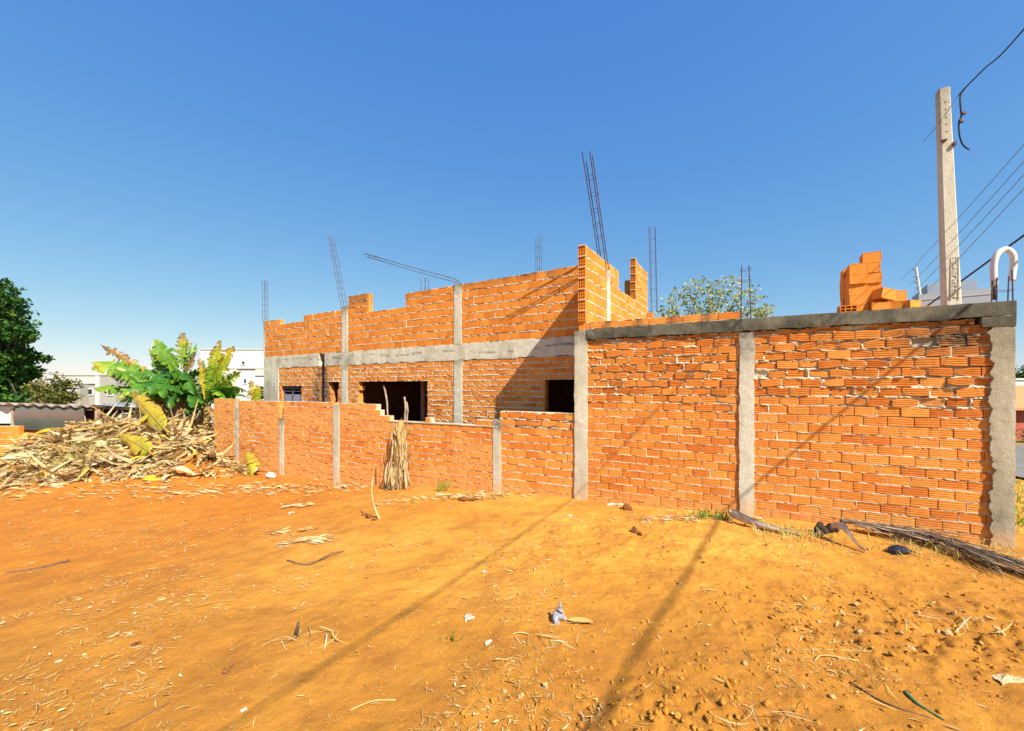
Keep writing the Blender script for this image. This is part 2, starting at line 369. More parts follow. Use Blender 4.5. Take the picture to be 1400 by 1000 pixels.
def strip(name, parent, O, D, N, t0, t1, z0, z1, front, mat, amp=(.01, .01, 0, 0), thick=.1, seed=1, stain=None, dust=None, ns=.03, vert=True, scale=9., bulge=.006, edge=.002):
    """rough cast-concrete member with wandering edges; amp: left(t1), right(t0), bottom, top wander"""
    nz = max(4, int((z1-z0)/ns)); nt = max(6, int((t1-t0)/ns))
    u = np.linspace(0, 1, nt)[:, None]; v = np.linspace(0, 1, nz)[None, :]
    z = z0+v*(z1-z0)+0*u; t = t0+u*(t1-t0)+0*v
    nn = lambda x, s: (vn2(x*scale, x*0+s, seed)*.5+vn2(x*scale*2.7, x*0+s, seed+3)*.3+vn2(x*scale*6.3, x*0+s, seed+5)*.2-.48)*2.2
    T0 = t0-amp[1]*nn(z, 1.5); T1 = t1+amp[0]*nn(z, 7.5); t = T0+u*(T1-T0)
    zb = z0-amp[2]*nn(t, 3.5); zt = z1+amp[3]*nn(t, 5.5); z = zb+v*(zt-zb)
    w = front+bulge*2*(fbm(t*14, z*14, 5, seed+1, .65)-.5)
    du = np.minimum(u*(t1-t0), (1-u)*(t1-t0))+0*v; w = w-edge*(1-sst(0, .011, du))
    dv = np.minimum(v*(z1-z0), (1-v)*(z1-z0))+0*u; w = w-edge*(1-sst(0, .011, dv))
    tp = np.pad(t, 1, 'edge'); zp = np.pad(z, 1, 'edge'); wp = np.pad(w, 1, constant_values=front-thick)
    V = np.array([O[0], O[1], 0.])+tp[..., None]*np.array([*D, 0])-wp[..., None]*np.array([*N, 0])+zp[..., None]*np.array([0, 0, 1.])
    mb = MB().add(V, gq(nt+2, nz+2), stain=stain(tp, zp) if stain else 0., dust=dust(tp, zp) if dust else 0., rnd=.5)
    # back
    c = np.array([[t0, z0], [t1, z0], [t1, z1], [t0, z1]])
    mb.add(np.array([O[0], O[1], 0.])+c[:, :1]*np.array([*D, 0])-(front-thick)*np.array([*N, 0])+c[:, 1:]*np.array([0, 0, 1.]), [[0, 1, 2, 3]])
    o = mb.build(name, mat, parent, True); o.data.set_sharp_from_angle(angle=math.radians(38)); return o
def wdust(t, z):   # earth washed up the foot of the wall
    x = B0[0]+t*WD[0]-.15*WN[0]; y = B0[1]+t*WD[1]-.15*WN[1]
    h = z-ground_base(x, y); hh = .10+.20*sst(5, 8, t)+.22*fbm(t*2.2, t*0, 3, 41)
    return np.clip((1-sst(hh*.4, hh*1.3, h))*.95, 0, 1)
# ---- boundary wall
bw = thing('boundary_wall', 'long orange brick boundary wall with concrete columns crossing the bare lot', 'wall', [*B0, 0])
CH = .1062
zbot = lambda t: -.35-.45*float(sst(5, 10, t))
def courses(t0, t1, top, ch=CH, lo=None, z00=0.0, topf=None):
    o = []; k = int(math.floor(((lo if lo is not None else zbot(t1))-z00)/ch))
    while True:
        z0 = z00+k*ch; z1 = z0+ch
        if z0 > top-.03: break
        z1 = min(z1, top) if top-z1 < .04 and top-z1 > -.08 else z1
        sg = [(t0, t1)] if topf is None else topf(z0, z1)
        if sg: o.append((z0, z1, sg))
        k += 1
    return o
PA = (tB(1352), tB(1031)); PB = (tB(1011), tB(803)); PCp = (tB(786), tB(685)); PD = (tB(674), tB(464)); PE = (tB(456), tB(388)); PF = (tB(381), tB(327)); PG = (tB(320), tB(292))
ZT = 2.44; ZBM = 2.285
def roughAB(t, z): return np.clip(sst(1.22, 1.5, z+.08*np.sin(t*3))*(.75+.5*(fbm(t*1.5, z*2, 3, 8)-.3)), 0, 1)
def stainA(t, z):
    return np.clip(np.exp(-((t-.45)/.38)**2-((z-2.12)/.17)**2)*1.05+sst(2.2, 2.3, z)*.25*fbm(t*3, z*5, 3, 61)+.25*np.exp(-((z-1.45)/.05)**2)*(fbm(t*2, z*3, 2, 5) > .6), 0, 1)
stairA = lambda z0, z1: [(PA[0]-.06 if z0 < 2.15 else PA[0]+(.05 if z0 < 2.19 else .1), PA[1]+.03)]
for P_, sd in ((PA, 3), (PB, 4)):
    brick_panel('brick_panel', bw, B0, WD, WN, courses(P_[0], P_[1]+.03, ZBM, topf=stairA if sd == 3 else (lambda z0, z1: [(PB[0]-.03, PB[1]+.02)])), .2055, rough=roughAB, dust=wdust,
                stain=stainA if sd == 3 else (lambda t, z: .2*sst(2.2, 2.3, z)), thick=.13, res=.0125, nu=7, prof=RIB, rib=.008, seed=sd, jit=.001, joint=.0125, head=.7, mort=.0005)
# lower left panels
def lowrough(t, z): return np.clip(.12+.75*(sst(.93, 1.0, z)*(1-sst(5.75, 5.85, t))), 0, 1)
zc_top = zB(735, 563)
brick_panel('brick_panel', bw, B0, WD, WN, courses(PCp[0]-.02, PCp[1]+.02, zc_top, .122, z00=-.02), .235, rough=lowrough, dust=wdust, res=.02, nu=5, prof=RIB, rib=.002, seed=5, joint=.017, head=.75,
            stain=lambda t, z: .5*np.exp(-((z-.97)/.035)**2)*(fbm(t*6, z*9, 2, 9) > .45))
zd_top = zB(620, 581.5); stp = [(tB(532), .075), (tB(519), .17), (tB(514), .28), (tB(509), .40)]
zd_hi = zB(490, 552.5)
def segD(z0, z1):
    if z1 < zd_top+.02: return [(PD[0]-.02, PD[1]+.02)]
    s = PD[0]
    if z0 > zd_top-.005:
        dz = z0-zd_top
        s = stp[0][0] if dz < .05 else stp[1][0] if dz < .13 else stp[2][0] if dz < .23 else stp[3][0]
        o = [(s, PD[1]+.02)]
        if dz < .05: o = [(PD[0]-.02, PD[0]+.34)]+[(tB(588), tB(581))]+o
        return o
    return [(PD[0]-.02, PD[1]+.02)]
dustD = lambda t, z: np.clip(wdust(t, z)+.75*sst(.40, .62, fbm(t*1.1, z*2.2, 3, 19)), 0, 1)
nD = round((zd_hi-zd_top)/.105); chD = (zd_hi-zd_top)/nD
brick_panel('brick_panel', bw, B0, WD, WN, courses(PD[0], PD[1], zd_hi, chD, z00=zd_top-20*chD, topf=segD), .215, rough=lambda t, z: .15+0*t, dust=dustD, res=.02, nu=4, prof=RIB, rib=.0012, seed=6, reveal=False, joint=.015, head=1.4)
for P_, sd in ((PE, 7), (PF, 8), (PG, 9)):
    zt_ = zB((456+388)/2, 550) if sd == 7 else zB(350, 548.5) if sd == 8 else zB(306, 545.5)
    brick_panel('brick_panel', bw, B0, WD, WN, courses(P_[0]-.02, P_[1]+(.03 if sd != 9 else 0), zt_, chD, z00=zt_-20*chD), .215, rough=lambda t, z: .15+0*t, dust=dustD, res=.03, nu=3, prof=PLAIN, seed=sd, joint=.017, head=1.5)
# mortar capping on the low panel
strip('mortar_cap', bw, B0, WD, WN, tB(684), tB(532), zd_top, zd_top+.02, .012, M_CONC, (.01, .01, .01, .004), .15, 12, stain=lambda t, z: .25+0*t, bulge=.004, edge=.004)
# columns
def topdark(zt, a=.8, h=.35): return lambda t, z: a*sst(zt-h, zt, z)
dcol = lambda t, z: wdust(t, z)*.7
strip('concrete_column', bw, B0, WD, WN, tB(1031), tB(1011), -.4, ZBM-.01, .022, M_CONC, (.018, .012, 0, 0), .17, 21, topdark(ZBM, .95, .6), dcol)
strip('concrete_column', bw, B0, WD, WN, tB(803), tB(786), -.5, 2.43, .02, M_CONC, (.014, .012, 0, 0), .17, 22, topdark(2.43, .95, .35), dcol)
strip('concrete_column', bw, B0, WD, WN, tB(685), tB(674), -.6, zB(680, 574), .008, M_CONC, (.008, .01, 0, .01), .15, 23, topdark(.95, .8, .15), dcol)
strip('concrete_column', bw, B0, WD, WN, tB(464), tB(456), -.9, zB(460, 554), .012, M_CONC, (.012, .012, 0, 0), .15, 24, topdark(1.25, .4, .2), dcol)
strip('concrete_column', bw, B0, WD, WN, tB(388), tB(382), -.9, zB(385, 572), .012, M_CONC, (.015, .015, 0, 0), .15, 25, topdark(.9, .9, .25), dcol)
strip('concrete_column', bw, B0, WD, WN, tB(326), tB(321), -.9, zB(323, 549), .0, M_CONC, (.05, .03, 0, 0), .15, 26, lambda t, z: .45*(fbm(t*8, z*8, 3, 2) > .5), dcol, scale=5)
strip('corner_pillar', bw, B0, WD, WN, -.005, PA[0]-.01, -.4, ZBM+.02, .03, M_PILLAR, (.06, .006, 0, 0), .22, 27, lambda t, z: np.clip(.9*sst(1.75, 2.35, z)*(fbm(t*6, z*3, 3, 14)+.1)+.5*np.exp(-((z-.28)/.1)**2-((t-.08)/.06)**2), 0, 1), dcol, scale=9.5, ns=.018)
# tie beam
sb = lambda t, z: np.clip(.5+2.3*(fbm(t*2.2, z*4, 4, 15)-.45)+.35*sst(.8, 2.2, t)*sst(5, 2.4, t), 0, 1)
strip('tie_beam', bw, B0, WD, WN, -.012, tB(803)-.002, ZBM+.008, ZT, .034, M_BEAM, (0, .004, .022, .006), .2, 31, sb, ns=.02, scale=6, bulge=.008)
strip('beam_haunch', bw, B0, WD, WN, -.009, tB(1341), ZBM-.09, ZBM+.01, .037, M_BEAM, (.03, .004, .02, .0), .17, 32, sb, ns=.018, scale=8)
# course on edge over the beam
tcs = []
x = tB(1013); 
zt1 = ZT+.105
brick_panel('top_course', bw, B0, WD, WN, [(ZT, zt1, [(tB(1013), tB(800))])], .215, rough=lambda t, z: .22+0*t, res=.02, nu=4, prof=RIB, rib=.002, seed=33, joint=.016, head=.3,
            stain=lambda t, z: np.clip(.85*np.exp(-(((t+.05) % .43-.2)/.06)**2)+.25*sst(.62, .7, fbm(t*5, z*4, 2, 3)), 0, 1))
# slab behind the wall (carries the brick stack)
mb = MB(); c = wall(1195, HZ, .75); 
ax = np.array([[*WD, 0], [*WN, 0], [0, 0, 1.]])
SLZ = 2.43
bx(mb, [c[0], c[1], SLZ-.07], .75, .6, .07, ax)
for a_, b_ in ((-.6, -.45), (.6, -.45), (-.6, .45), (.6, .45)):
    p = np.array([c[0], c[1], 0])+a_*ax[0]+b_*ax[1]; bx(mb, [p[0], p[1], SLZ/2-.35], .07, .07, SLZ/2+.21, ax)
mb.build('rear_slab', M_CONC, bw)
# ------------------------------------------------------------------ rebar
def cage(name, parent, base, top, w, d, bars=4, r=.005, st=.22, ax=None, bend=None, stag=.06, seed=1, mat=None):
    q = np.random.default_rng(seed); mb = MB(); base = np.asarray(base, float); top = np.asarray(top, float); ax = ax if ax is not None else np.eye(3)
    cs = [(-1, -1), (1, -1), (1, 1), (-1, 1)][:bars]; L = np.linalg.norm(top-base); dr = (top-base)/L
    pts = lambda s, c, bow=0: base+(top-base)*s+ax[0]*c[0]*w/2+ax[1]*c[1]*d/2+(np.zeros(3) if bend is None else np.asarray(bend)*(4*s*(1-s)))
    for c in cs:
        e = 1+q.uniform(-1, 1)*stag; jx = q.normal(0, .008, 3)
        P = np.array([pts(s, c)+jx*s for s in np.linspace(-.03, e, 9)]); tube(mb, P, r, 6)
    n = int(L/st)
    for k in range(n):
        s = (k+.6)*st/L+q.uniform(-.02, .02)
        if s > .93: break
        R = [pts(s, (c[0]*1.08, c[1]*1.08)) for c in [(-1, -1), (1, -1), (1, 1), (-1, 1)]]; R.append(R[0]); tube(mb, R, r*.42, 5)
    return mb.build(name, mat or M_STEEL, parent)
AXW = np.array([[*WD, 0], [*WN, 0], [0, 0, 1.]]); AXH = np.array([[*HE, 0], [*HG, 0], [0, 0, 1.]])
b = wall(1020, 434, .06); t_ = wall(1019.5, 361, .06); cage('starter_rebar', bw, [b[0], b[1], ZT-.02], [t_[0], t_[1], t_[2]], .105, .10, 2, .006, .14, AXW, seed=3)
b = wall(1370, 410, .10); cage('starter_rebar', bw, [b[0], b[1], ZT-.02], [b[0], b[1], ZT+.29], .115, .09, 4, .006, .24, AXW, seed=5, stag=.12)
# ------------------------------------------------------------------ house
hs = thing('unfinished_house', 'unfinished two storey brick house with open windows and jagged upper walls', 'house', [*H0, 0])
HL = tH(362); zb0, zb1 = 2.14, 2.47
def hrect(px0, px1, zlo, zhi): return (tH(px1), tH(px0), zlo, zhi)
op = [hrect(383, 412, 1.05, zH(398, 526)), hrect(448.5, 463, .9, zH(456, 525)), hrect(490, 584, .5, zH(537, 524.5)), hrect(745, 790, .95, zH(766, 519.5))]
chl = .1035
rag = {}
def segH(z0, z1):
    zc = (z0+z1)/2; s = [(0., HL-.02)]
    for i, (a, b, lo, hi) in enumerate(op):
        a = a if a > 0 else 0
        if lo < zc < hi:
            rr = random.Random(int(z0*1000)+i*77)
            a2, b2 = a, b
            if i in (1,): b2 = b-.02-.16*max(0, (hi-zc)/(hi-1.2))**.7*(.6+.4*rr.random()) if zc < hi-.1 else b; a2 = a+(.05 if zc < 1.5 else 0)
            if i == 2: b2 = b-(rr.random() < .45)*.07 if zc < hi-.1 else b
            if i == 0: b2 = b-.03-.08*(hi-zc)/.5
            o = []
            for (u0, u1) in s:
                if b2 <= u0 or a2 >= u1: o.append((u0, u1)); continue
                if a2 > u0+.02: o.append((u0, a2))
                if b2 < u1-.02: o.append((b2, u1))
            s = o
    # chase for the pipe
    a, b = tH(443.5), tH(436.5)
    if zc > .8:
        o = []
        for (u0, u1) in s:
            if b <= u0 or a >= u1: o.append((u0, u1)); continue
            o += [(u0, a), (b, u1)]
        s = o
    return s
cs = []; k = 0
z = zb0-20*chl-.0
while z < zb0-.01: cs.append((z, z+chl, segH(z, z+chl))); z += chl
tpipe = tH(440)
stH = lambda t, z: np.clip(1.4*np.exp(-((t-tpipe)/(.22+.22*sst(2.0, 1.3, z)))**2)*sst(1.0, 1.25, z)*(.55+.6*fbm(t*9, z*12, 3, 4)), 0, 1)
brick_panel('lower_wall', hs, H0, HE, HG, cs, .205, rough=lambda t, z: .18+.5*np.exp(-((t-tpipe)/.3)**2), stain=stH, thick=.14, res=.026, nu=3, prof=PLAIN, seed=41, joint=.021, mort=.003, head=1.9)
# upper storey
ztop = zH(700, 377.5); zl = lambda px, py: zH(px, py)
ch2 = .147; 
def topprof(t):
    px = lambda p: tH(p)
    if t < px(620): return ztop
    if t < px(588): return zl(604, 391)
    if t < px(580): return zl(584, 398)
    if t < px(554): return zl(566, 396)
    if t < px(504): return zl(530, 424)
    if t < px(476): return zl(490, 403)
    if t < px(467): return zl(471, 420)
    if t < px(415): return zl(440, 425)
    if t < px(382): return zl(398, 441.5)
    return zl(373, 436.5)
bks = [0]+[tH(p) for p in (620, 588, 580, 554, 504, 476, 467, 415, 382)]+[HL]
nrow = round((ztop-zb1)/ch2); ch2 = (ztop-zb1)/nrow; cu = []
for k in range(nrow+2):
    z0 = zb1+k*ch2; zc = z0+ch2*.5; sg = []
    for a, b_ in zip(bks[:-1], bks[1:]):
        if topprof((a+b_)/2) > zc:
            if sg and abs(sg[-1][1]-a) < 1e-6: sg[-1] = (sg[-1][0], b_)
            else: sg.append((a, b_))
    # leave room for the cast columns
    o = []
    for (u0, u1) in sg:
        cut = [(tH(631), tH(621.5)), (tH(475), tH(467.5))]
        cur = [(u0, u1)]
        for a, b_ in cut: cur = [x for (v0, v1) in cur for x in (((v0, min(v1, a)), (max(v0, b_), v1)) if not (b_ <= v0 or a >= v1) else ((v0, v1),)) if x[1]-x[0] > .02]
        o += cur
    if o: cu.append((z0, z0+ch2, o))
brick_panel('upper_wall', hs, H0, HE, HG, cu, .235, rough=lambda t, z: .14+.1*(fbm(t*1.3, z*2, 2, 5) > .6), stain=lambda t, z: .55*sst(ztop-.16, ztop-.02, z)*(fbm(t*5, z*3, 3, 66) > .42), thick=.12, res=.03, nu=3, prof=PLAIN, seed=42, mats=[M_BRICK2, M_MORTAR], mort=.0015, head=.8, joint=.021)
sbm = lambda t, z: np.clip(.9*np.exp(-((t-tH(462))/.5)**2)*(fbm(t*4, z*6, 3, 3)-.2)+.8*(np.abs(z-2.30-.04*np.sin(t*2.3)-.05*(t > 4)) < .012)*(fbm(t*3, z*2, 3, 8) > .44)+1.1*(fbm(t*2.6, z*5, 4, 33)-.52), 0, 1)
tp_ = [tH(443.8), tH(436)]
strip('ring_beam', hs, H0, HE, HG, .0, tp_[0], zb0, zb1, .008, M_CONC, (.0, 0, .045, .02), .14, 43, sbm, ns=.03, scale=5)
strip('ring_beam', hs, H0, HE, HG, tp_[1], HL+.01, zb0, zb1, .008, M_CONC, (.0, 0, .045, .02), .14, 44, sbm, ns=.03, scale=5)
strip('plastered_corner', hs, H0, HE, HG, tH(381), HL+.03, -.9, zb0+.02, .014, M_CONC, (.0, .02, 0, 0), .15, 45, lambda t, z: .3*(fbm(t*3, z*2, 3, 8) > .55), ns=.035)
for p0, p1, pt, sd in ((631, 621, 388, 46), (475.5, 467.5, 419, 47)):
    tt_ = zl((p0+p1)/2, pt)
    strip('concrete_column', hs, H0, HE, HG, tH(p0), tH(p1), zb1-.01, tt_, .012, M_CONC, (.008, .008, 0, 0), .13, sd, topdark(tt_, .85, .3))
    strip('concrete_column', hs, H0, HE, HG, tH(p0+(1 if sd == 46 else 0)), tH(p1), -.9, zb0, .012, M_CONC, (.01, .01, 0, 0), .13, sd+5, topdark(zb0, .5, .2))
strip('concrete_column', hs, H0, HE, HG, HL-.0, HL+.07, zb1-.3, zl(362, 438), .0, M_CONC, (.008, .008, 0, 0), .13, 55, topdark(3.6, .9, .7))
# side wall (runs away from the camera), with hollow brick ends
def swz(s):
    if s < ps(846): return pz(801, 335.5)
    if s < ps(868): return pz(858, 399.5)
    if s < ps(885): return pz(876, 360)
    return 0
SZT = pz(801, 335.5); SMID = pz(858, 400); STW = pz(876, 360)
s_a, s_b, s_c, s_d = 0.0, ps(846.5), ps(869.5), ps(885.5)
SW_W = .112
chs = (SZT-2.40)/8
cs = []; z = SZT-8*chs-18*chs
while z < STW-.02:
    zc = z+chs/2; sg = []
    if zc < SZT: sg.append((0, s_b))
    if zc < SMID: sg = [(0, 5.4)] if zc < 2.45 else [(0, s_d)]
    elif zc < STW: sg.append((s_c, s_d))
    cs.append((z, z+chs, sg)); z += chs
R0 = P0
brick_panel('side_wall', hs, R0, HG, HE, cs, .255, rough=lambda t, z: .10+0*t, thick=SW_W-.004, res=.03, nu=3, prof=PLAIN, seed=48, mats=[M_BRICK2, M_MORTAR], mort=.002, head=.25, joint=.022)
strip('cast_joint', hs, R0, HG, HE, ps(829.5), ps(834), 2.3, SZT-.12, .012, M_CONC, (.012, .012, 0, 0), .08, 49, topdark(SZT-.15, .6, .35))
def hollow_end(mb, O, D, W, H, N, nc=3, nr=3, dep=.07, fr=.011, **a):
    """perforated brick end: frame, webs and dark tubes. O lower corner, D across, N out"""
    D = np.array([*D, 0]); N = np.array([*N, 0]); Zv = np.array([0, 0, 1.])
    cx = np.linspace(0, W, nc+1); cz = np.linspace(0, H, nr+1)
    p = lambda x, z, w: O+D*x+Zv*z+N*w
    for i in range(nc):
        for j in range(nr):
            x0, x1, z0, z1 = cx[i], cx[i+1], cz[j], cz[j+1]
            a0, a1 = x0+(fr if i == 0 else fr*.45), x1-(fr if i == nc-1 else fr*.45); b0, b1 = z0+(fr if j == 0 else fr*.45), z1-(fr if j == nr-1 else fr*.45)
            V = [p(x0, z0, 0), p(x1, z0, 0), p(x1, z1, 0), p(x0, z1, 0), p(a0, b0, 0), p(a1, b0, 0), p(a1, b1, 0), p(a0, b1, 0), p(a0, b0, -dep), p(a1, b0, -dep), p(a1, b1, -dep), p(a0, b1, -dep)]
            mb.add(V, [[0, 1, 5, 4], [1, 2, 6, 5], [2, 3, 7, 6], [3, 0, 4, 7], [4, 5, 9, 8], [5, 6, 10, 9], [6, 7, 11, 10], [7, 4, 8, 11], [8, 9, 10, 11]], **a)
def end_column(name, s0, zlo, zhi, seed):
    r = np.random.default_rng(seed); mb = MB(); z = zhi-chs; E3 = np.array([*HE, 0])
    while z > zlo-.01:
        O = np.array([*(P0+HG*s0), 0])-.024*np.array([*HG, 0])*(1)+np.array([0, 0, z+.006])+r.normal(0, .002)*E3
        hollow_end(mb, O, HE, SW_W, chs-.014, -HG, 3, 3, .11, .010, rnd=r.random(), stain=.0)
        bx(mb, O+np.array([*HE, 0])*SW_W/2+np.array([*HG, 0])*.0+np.array([0, 0, chs-.007-.0]), SW_W/2, .012, .0065, np.array([E3, [*HG, 0], [0, 0, 1.]]), mat=1, rnd=.5)
        # cheeks so that the end is solid
        for sx in (-.0005, SW_W+.0005):
            c4 = [O+E3*sx, O+E3*sx+np.array([*HG, 0])*.06, O+E3*sx+np.array([*HG, 0])*.06+[0, 0, chs-.014], O+E3*sx+[0, 0, chs-.014]]
            mb.add(c4, [[0, 1, 2, 3]], rnd=r.random())
        z -= chs
    return mb.build(name, [M_BRICK2, M_MORTAR], hs)
end_column('perforated_brick_end', 0, 2.44, SZT, 51)
end_column('perforated_brick_end', s_c, SMID+.0, STW, 52)
# short shaded return wall behind it, and a stub on the right
brick_panel('return_wall', hs, P0+HG*(s_c+.35), HE, HG, [(2.45+k*chs, 2.45+(k+1)*chs, [(.12, 1.4 if k < 7 else .34)]) for k in range(9)], .25, thick=.11, res=.04, nu=2, seed=53, mats=[M_BRICK2, M_MORTAR])
brick_panel('stub_wall', hs, P0+HG*(s_d-.1), -HE, HG, [(2.2+k*.15, 2.2+(k+1)*.15, [(.012, .13)]) for k in range(7)], .25, thick=.11, res=.04, nu=2, seed=54, mats=[M_BRICK2, M_MORTAR])
# shell behind: slab, rear and left walls, floor
mb = MB(); AX = AXH
def hbox(t0, t1, g0, g1, z0, z1, mat=0):
    c = np.array([*(H0+HE*(t0+t1)/2+HG*(g0+g1)/2), (z0+z1)/2]); bx(mb, c, (t1-t0)/2, (g1-g0)/2, (z1-z0)/2, AX, mat)
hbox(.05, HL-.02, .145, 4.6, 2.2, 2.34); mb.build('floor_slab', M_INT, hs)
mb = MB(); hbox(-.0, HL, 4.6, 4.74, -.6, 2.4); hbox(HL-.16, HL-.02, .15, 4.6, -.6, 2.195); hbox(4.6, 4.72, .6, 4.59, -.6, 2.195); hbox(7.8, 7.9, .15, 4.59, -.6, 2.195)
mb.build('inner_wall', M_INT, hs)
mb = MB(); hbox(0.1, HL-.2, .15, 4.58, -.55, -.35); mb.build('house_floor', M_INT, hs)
# window with shutters in the far opening
a, b_, lo, hi = op[0]
wn = thing('window', '', '', [*H0, 0]); wn.parent = hs; wn.location = (0, 0, 0); del wn['label']; del wn['category']
wp = hs.location
def sub(mb, name, mat, par):
    o = mb.build(name, mat); o.parent = par; o.matrix_parent_inverse = Matrix.Translation(-Vector(wp)); return o
M_SHUT = plain('shutter_grey', (.26, .26, .33), .5, .1, 8); M_FRAME = plain('window_frame', (.10, .09, .11), .5)
mb = MB(); m_ = (a+b_)/2
for x in (a+.02, m_, b_-.1): hbox(x-.018, x+.018, .055, .095, lo, hi-.06)
for zz in (lo+.01, (lo+hi)/2+.12, hi-.06): hbox(a, b_-.08, .06, .09, zz-.018, zz+.018)
sub(mb, 'frame', M_FRAME, wn)
for i in range(2):
    for j_ in range(2):
        mb = MB(); x0 = (a+.05, m_+.03)[i]; x1 = (m_-.03, b_-.13)[i]; z0 = (lo+.03, (lo+hi)/2+.19)[j_]; z1 = ((lo+hi)/2+.03, hi-.10)[j_]
        hbox(x0, x1, .066, .082, z0, z1); sub(mb, 'pane', M_SHUT, wn)
# black drain pipe in its chase
mb = MB(); p = H0+HE*tpipe+HG*.05; tube(mb, [[p[0], p[1], .6], [p[0], p[1], 2.32]], .02, 8); mb.build('drain_pipe', M_BLACK, hs)
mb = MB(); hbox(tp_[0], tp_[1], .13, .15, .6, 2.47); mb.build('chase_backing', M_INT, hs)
# rebar cages
def hb(px, py, off=.06): return hp(px, py, off)
def cg(bpx, bpy, tpx, tpy, w, d, off=.06, base=None, **k): return cage('rebar_cage', hs, hb(bpx, bpy, off), hb(tpx, tpy, off), w, d, ax=AXH, **k)
cg(363, 440, 362, 383, .12, .10, bars=4, r=.0052, st=.2, seed=1)
cg(470.5, 420, 452, 322, .11, .09, bars=4, r=.0056, st=.2, seed=2)
cg(581, 400, 581, 380, .13, .10, bars=4, r=.005, st=.5, seed=3)
cg(736.5, 378, 736.5, 327, .10, .09, off=1.6, bars=4, r=.005, st=.25, seed=4)
mb = MB(); q = np.random.default_rng(3)
for i in range(4):
    o = (i % 2)*.09; v = (i//2)*.07
    P = [hb(627, 392, .05+o)+[0, 0, v*.4], hb(621, 386, .03+o)+[0, 0, v], hb(590, 377.5, -.05+o)+[0, 0, v], hb(550, 366, -.15+o)+[0, 0, v], hb(503-2*i, 351, -.25+o)+[0, 0, v]]
    tube(mb, spline(P, 5), .0055, 6)
for s in np.linspace(.12, .95, 8):
    P = [hb(627, 391, .05), hb(621, 386, .03), hb(590, 377.5, -.05), hb(550, 366, -.15), hb(503, 351, -.25)]; C_ = spline(P, 20); c = C_[int(s*(len(C_)-1))]
    R = [c+np.array([*HG, 0])*x+np.array([0, 0, y]) for x, y in ((0, 0), (.09, 0), (.09, .07), (0, .07), (0, 0))]; tube(mb, R, .004, 5)
mb.build('bent_rebar_cage', M_STEEL, hs)
def pp(px, py, off=-.05):  # on side wall plane
    s = ps(px); return np.array([*(P0+HG*s+HE*(-off)), pz(px, py)])
b = pp(831, 372); v = hp(802, 214, 0); s0 = ps(831); dd = P0[1]+HG[1]*s0
Qs_ = hp(699, 424, 0); lam_ = 0.
while True:
    tp3 = Qs_-SUN_L*lam_
    if HZ-F*(tp3[2]-CAMZ)/tp3[1] < 214 or lam_ > 9: break
    lam_ += .02
cage('rebar_cage', hs, b, tp3,     .13, .10, 4, .0075, .22, np.array([[*HG, 0], [*HE, 0], [0, 0, 1.]]), seed=6, stag=.02)
b = np.array([*(P0+HG*(s_d+.25)), 2.3]); dd = b[1]; cage('rebar_cage', hs, at(894.5, 425, dd), at(892, 311, dd), .12, .10, 4, .0055, .3, AXH, seed=7, stag=.02)
# props seen inside the big opening
def prop(px0, py0, px1, py1, off, label, r=.022, mat=None):
    a_ = hp(px0, py0, off); b_ = hp(px1, py1, off); fl = a_+(a_-b_)*((a_[2]+.35)/(b_[2]-a_[2])); mid = (a_+b_)/2+np.array([*HE, 0])*-.03
    mb = MB(); tube(mb, spline([fl, a_, mid, b_], 6), r, 8); o = mb.build('timber_prop', M_WOOD, None, True, loc=fl); return tag(o, label, 'timber prop', 'wooden props inside the house')
prop(530.5, 572, 525, 527, .07, 'bent pale stick leaning inside the big window opening')
prop(553.5, 575, 553, 543, .09, 'straight upright pale prop inside the big window opening')
prop(556.5, 575, 556, 550, .12, 'short reddish prop close beside the straight upright prop', .018)
# ------------------------------------------------------------------ brick stack behind the wall
def make_brick_mesh(name, w, d, h, seed, hollow=False):
    r = np.random.default_rng(seed); mb = MB(); nv = 8; rn = r.random()
    # long faces carry shallow ribs: cross-section in x-z swept along y
    n = 9; prof = []
    for s in range(4):
        for k in range(n):
            f = k/n; g_ = -.0025*(k in (3, 6)); 
            prof.append([(-w/2+f*w, -h/2-g_), (w/2+g_, -h/2+f*h), (w/2-f*w, h/2+g_), (-w/2-g_, h/2-f*h)][s])
    pr = np.array(prof); m = len(pr); V = np.concatenate([np.c_[pr[:, 0], np.full(m, y), pr[:, 1]] for y in (-d/2, d/2)])
    Q = [[i, (i+1) % m, m+(i+1) % m, m+i] for i in range(m)]; mb.add(V, Q, rnd=rn)
    for sy in (-1, 1):
        if hollow: hollow_end(mb, np.array([-w/2, sy*(d/2+.001), -h/2]), (1, 0), w, h, (0, sy), 3, 2, .05, .013, rnd=rn)
        else:
            hollow_end(mb, np.array([-w/2, sy*(d/2+.001), -h/2]), (1, 0), w, h, (0, sy), 1, 1, .0015, .007, rnd=rn)
    return mb.build(name, M_BRICK2)
ang = math.atan2(-WD[1], -WD[0])
def place_brick(o, px, off, zc, rz=0, label='', grp='bricks stacked behind the wall', ry=0, rx=0):
    p = wall(px, HZ, off); o.location = (p[0], p[1], zc); o.rotation_euler = (rx, ry, ang+rz); tag(o, label, 'brick', grp); return o
BW, BDp, BH = .165, .19, .118
protos = [make_brick_mesh('hollow_brick', BW, BDp, BH, s) for s in range(3)]; used = [False]*3; r_ = random.Random(5)
def nb_(i):
    if not used[i]: used[i] = True; return protos[i]
    o = protos[i].copy(); COL.objects.link(o); return o
ordn = ['bottom', 'second', 'third', 'fourth', 'fifth', 'sixth', 'seventh']
tallz = {'right front': (1189.5, .33, 6), 'left front': (1171.5, .30, 5), 'right rear': (1181, .55, 5), 'left rear': (1163.5, .53, 5)}
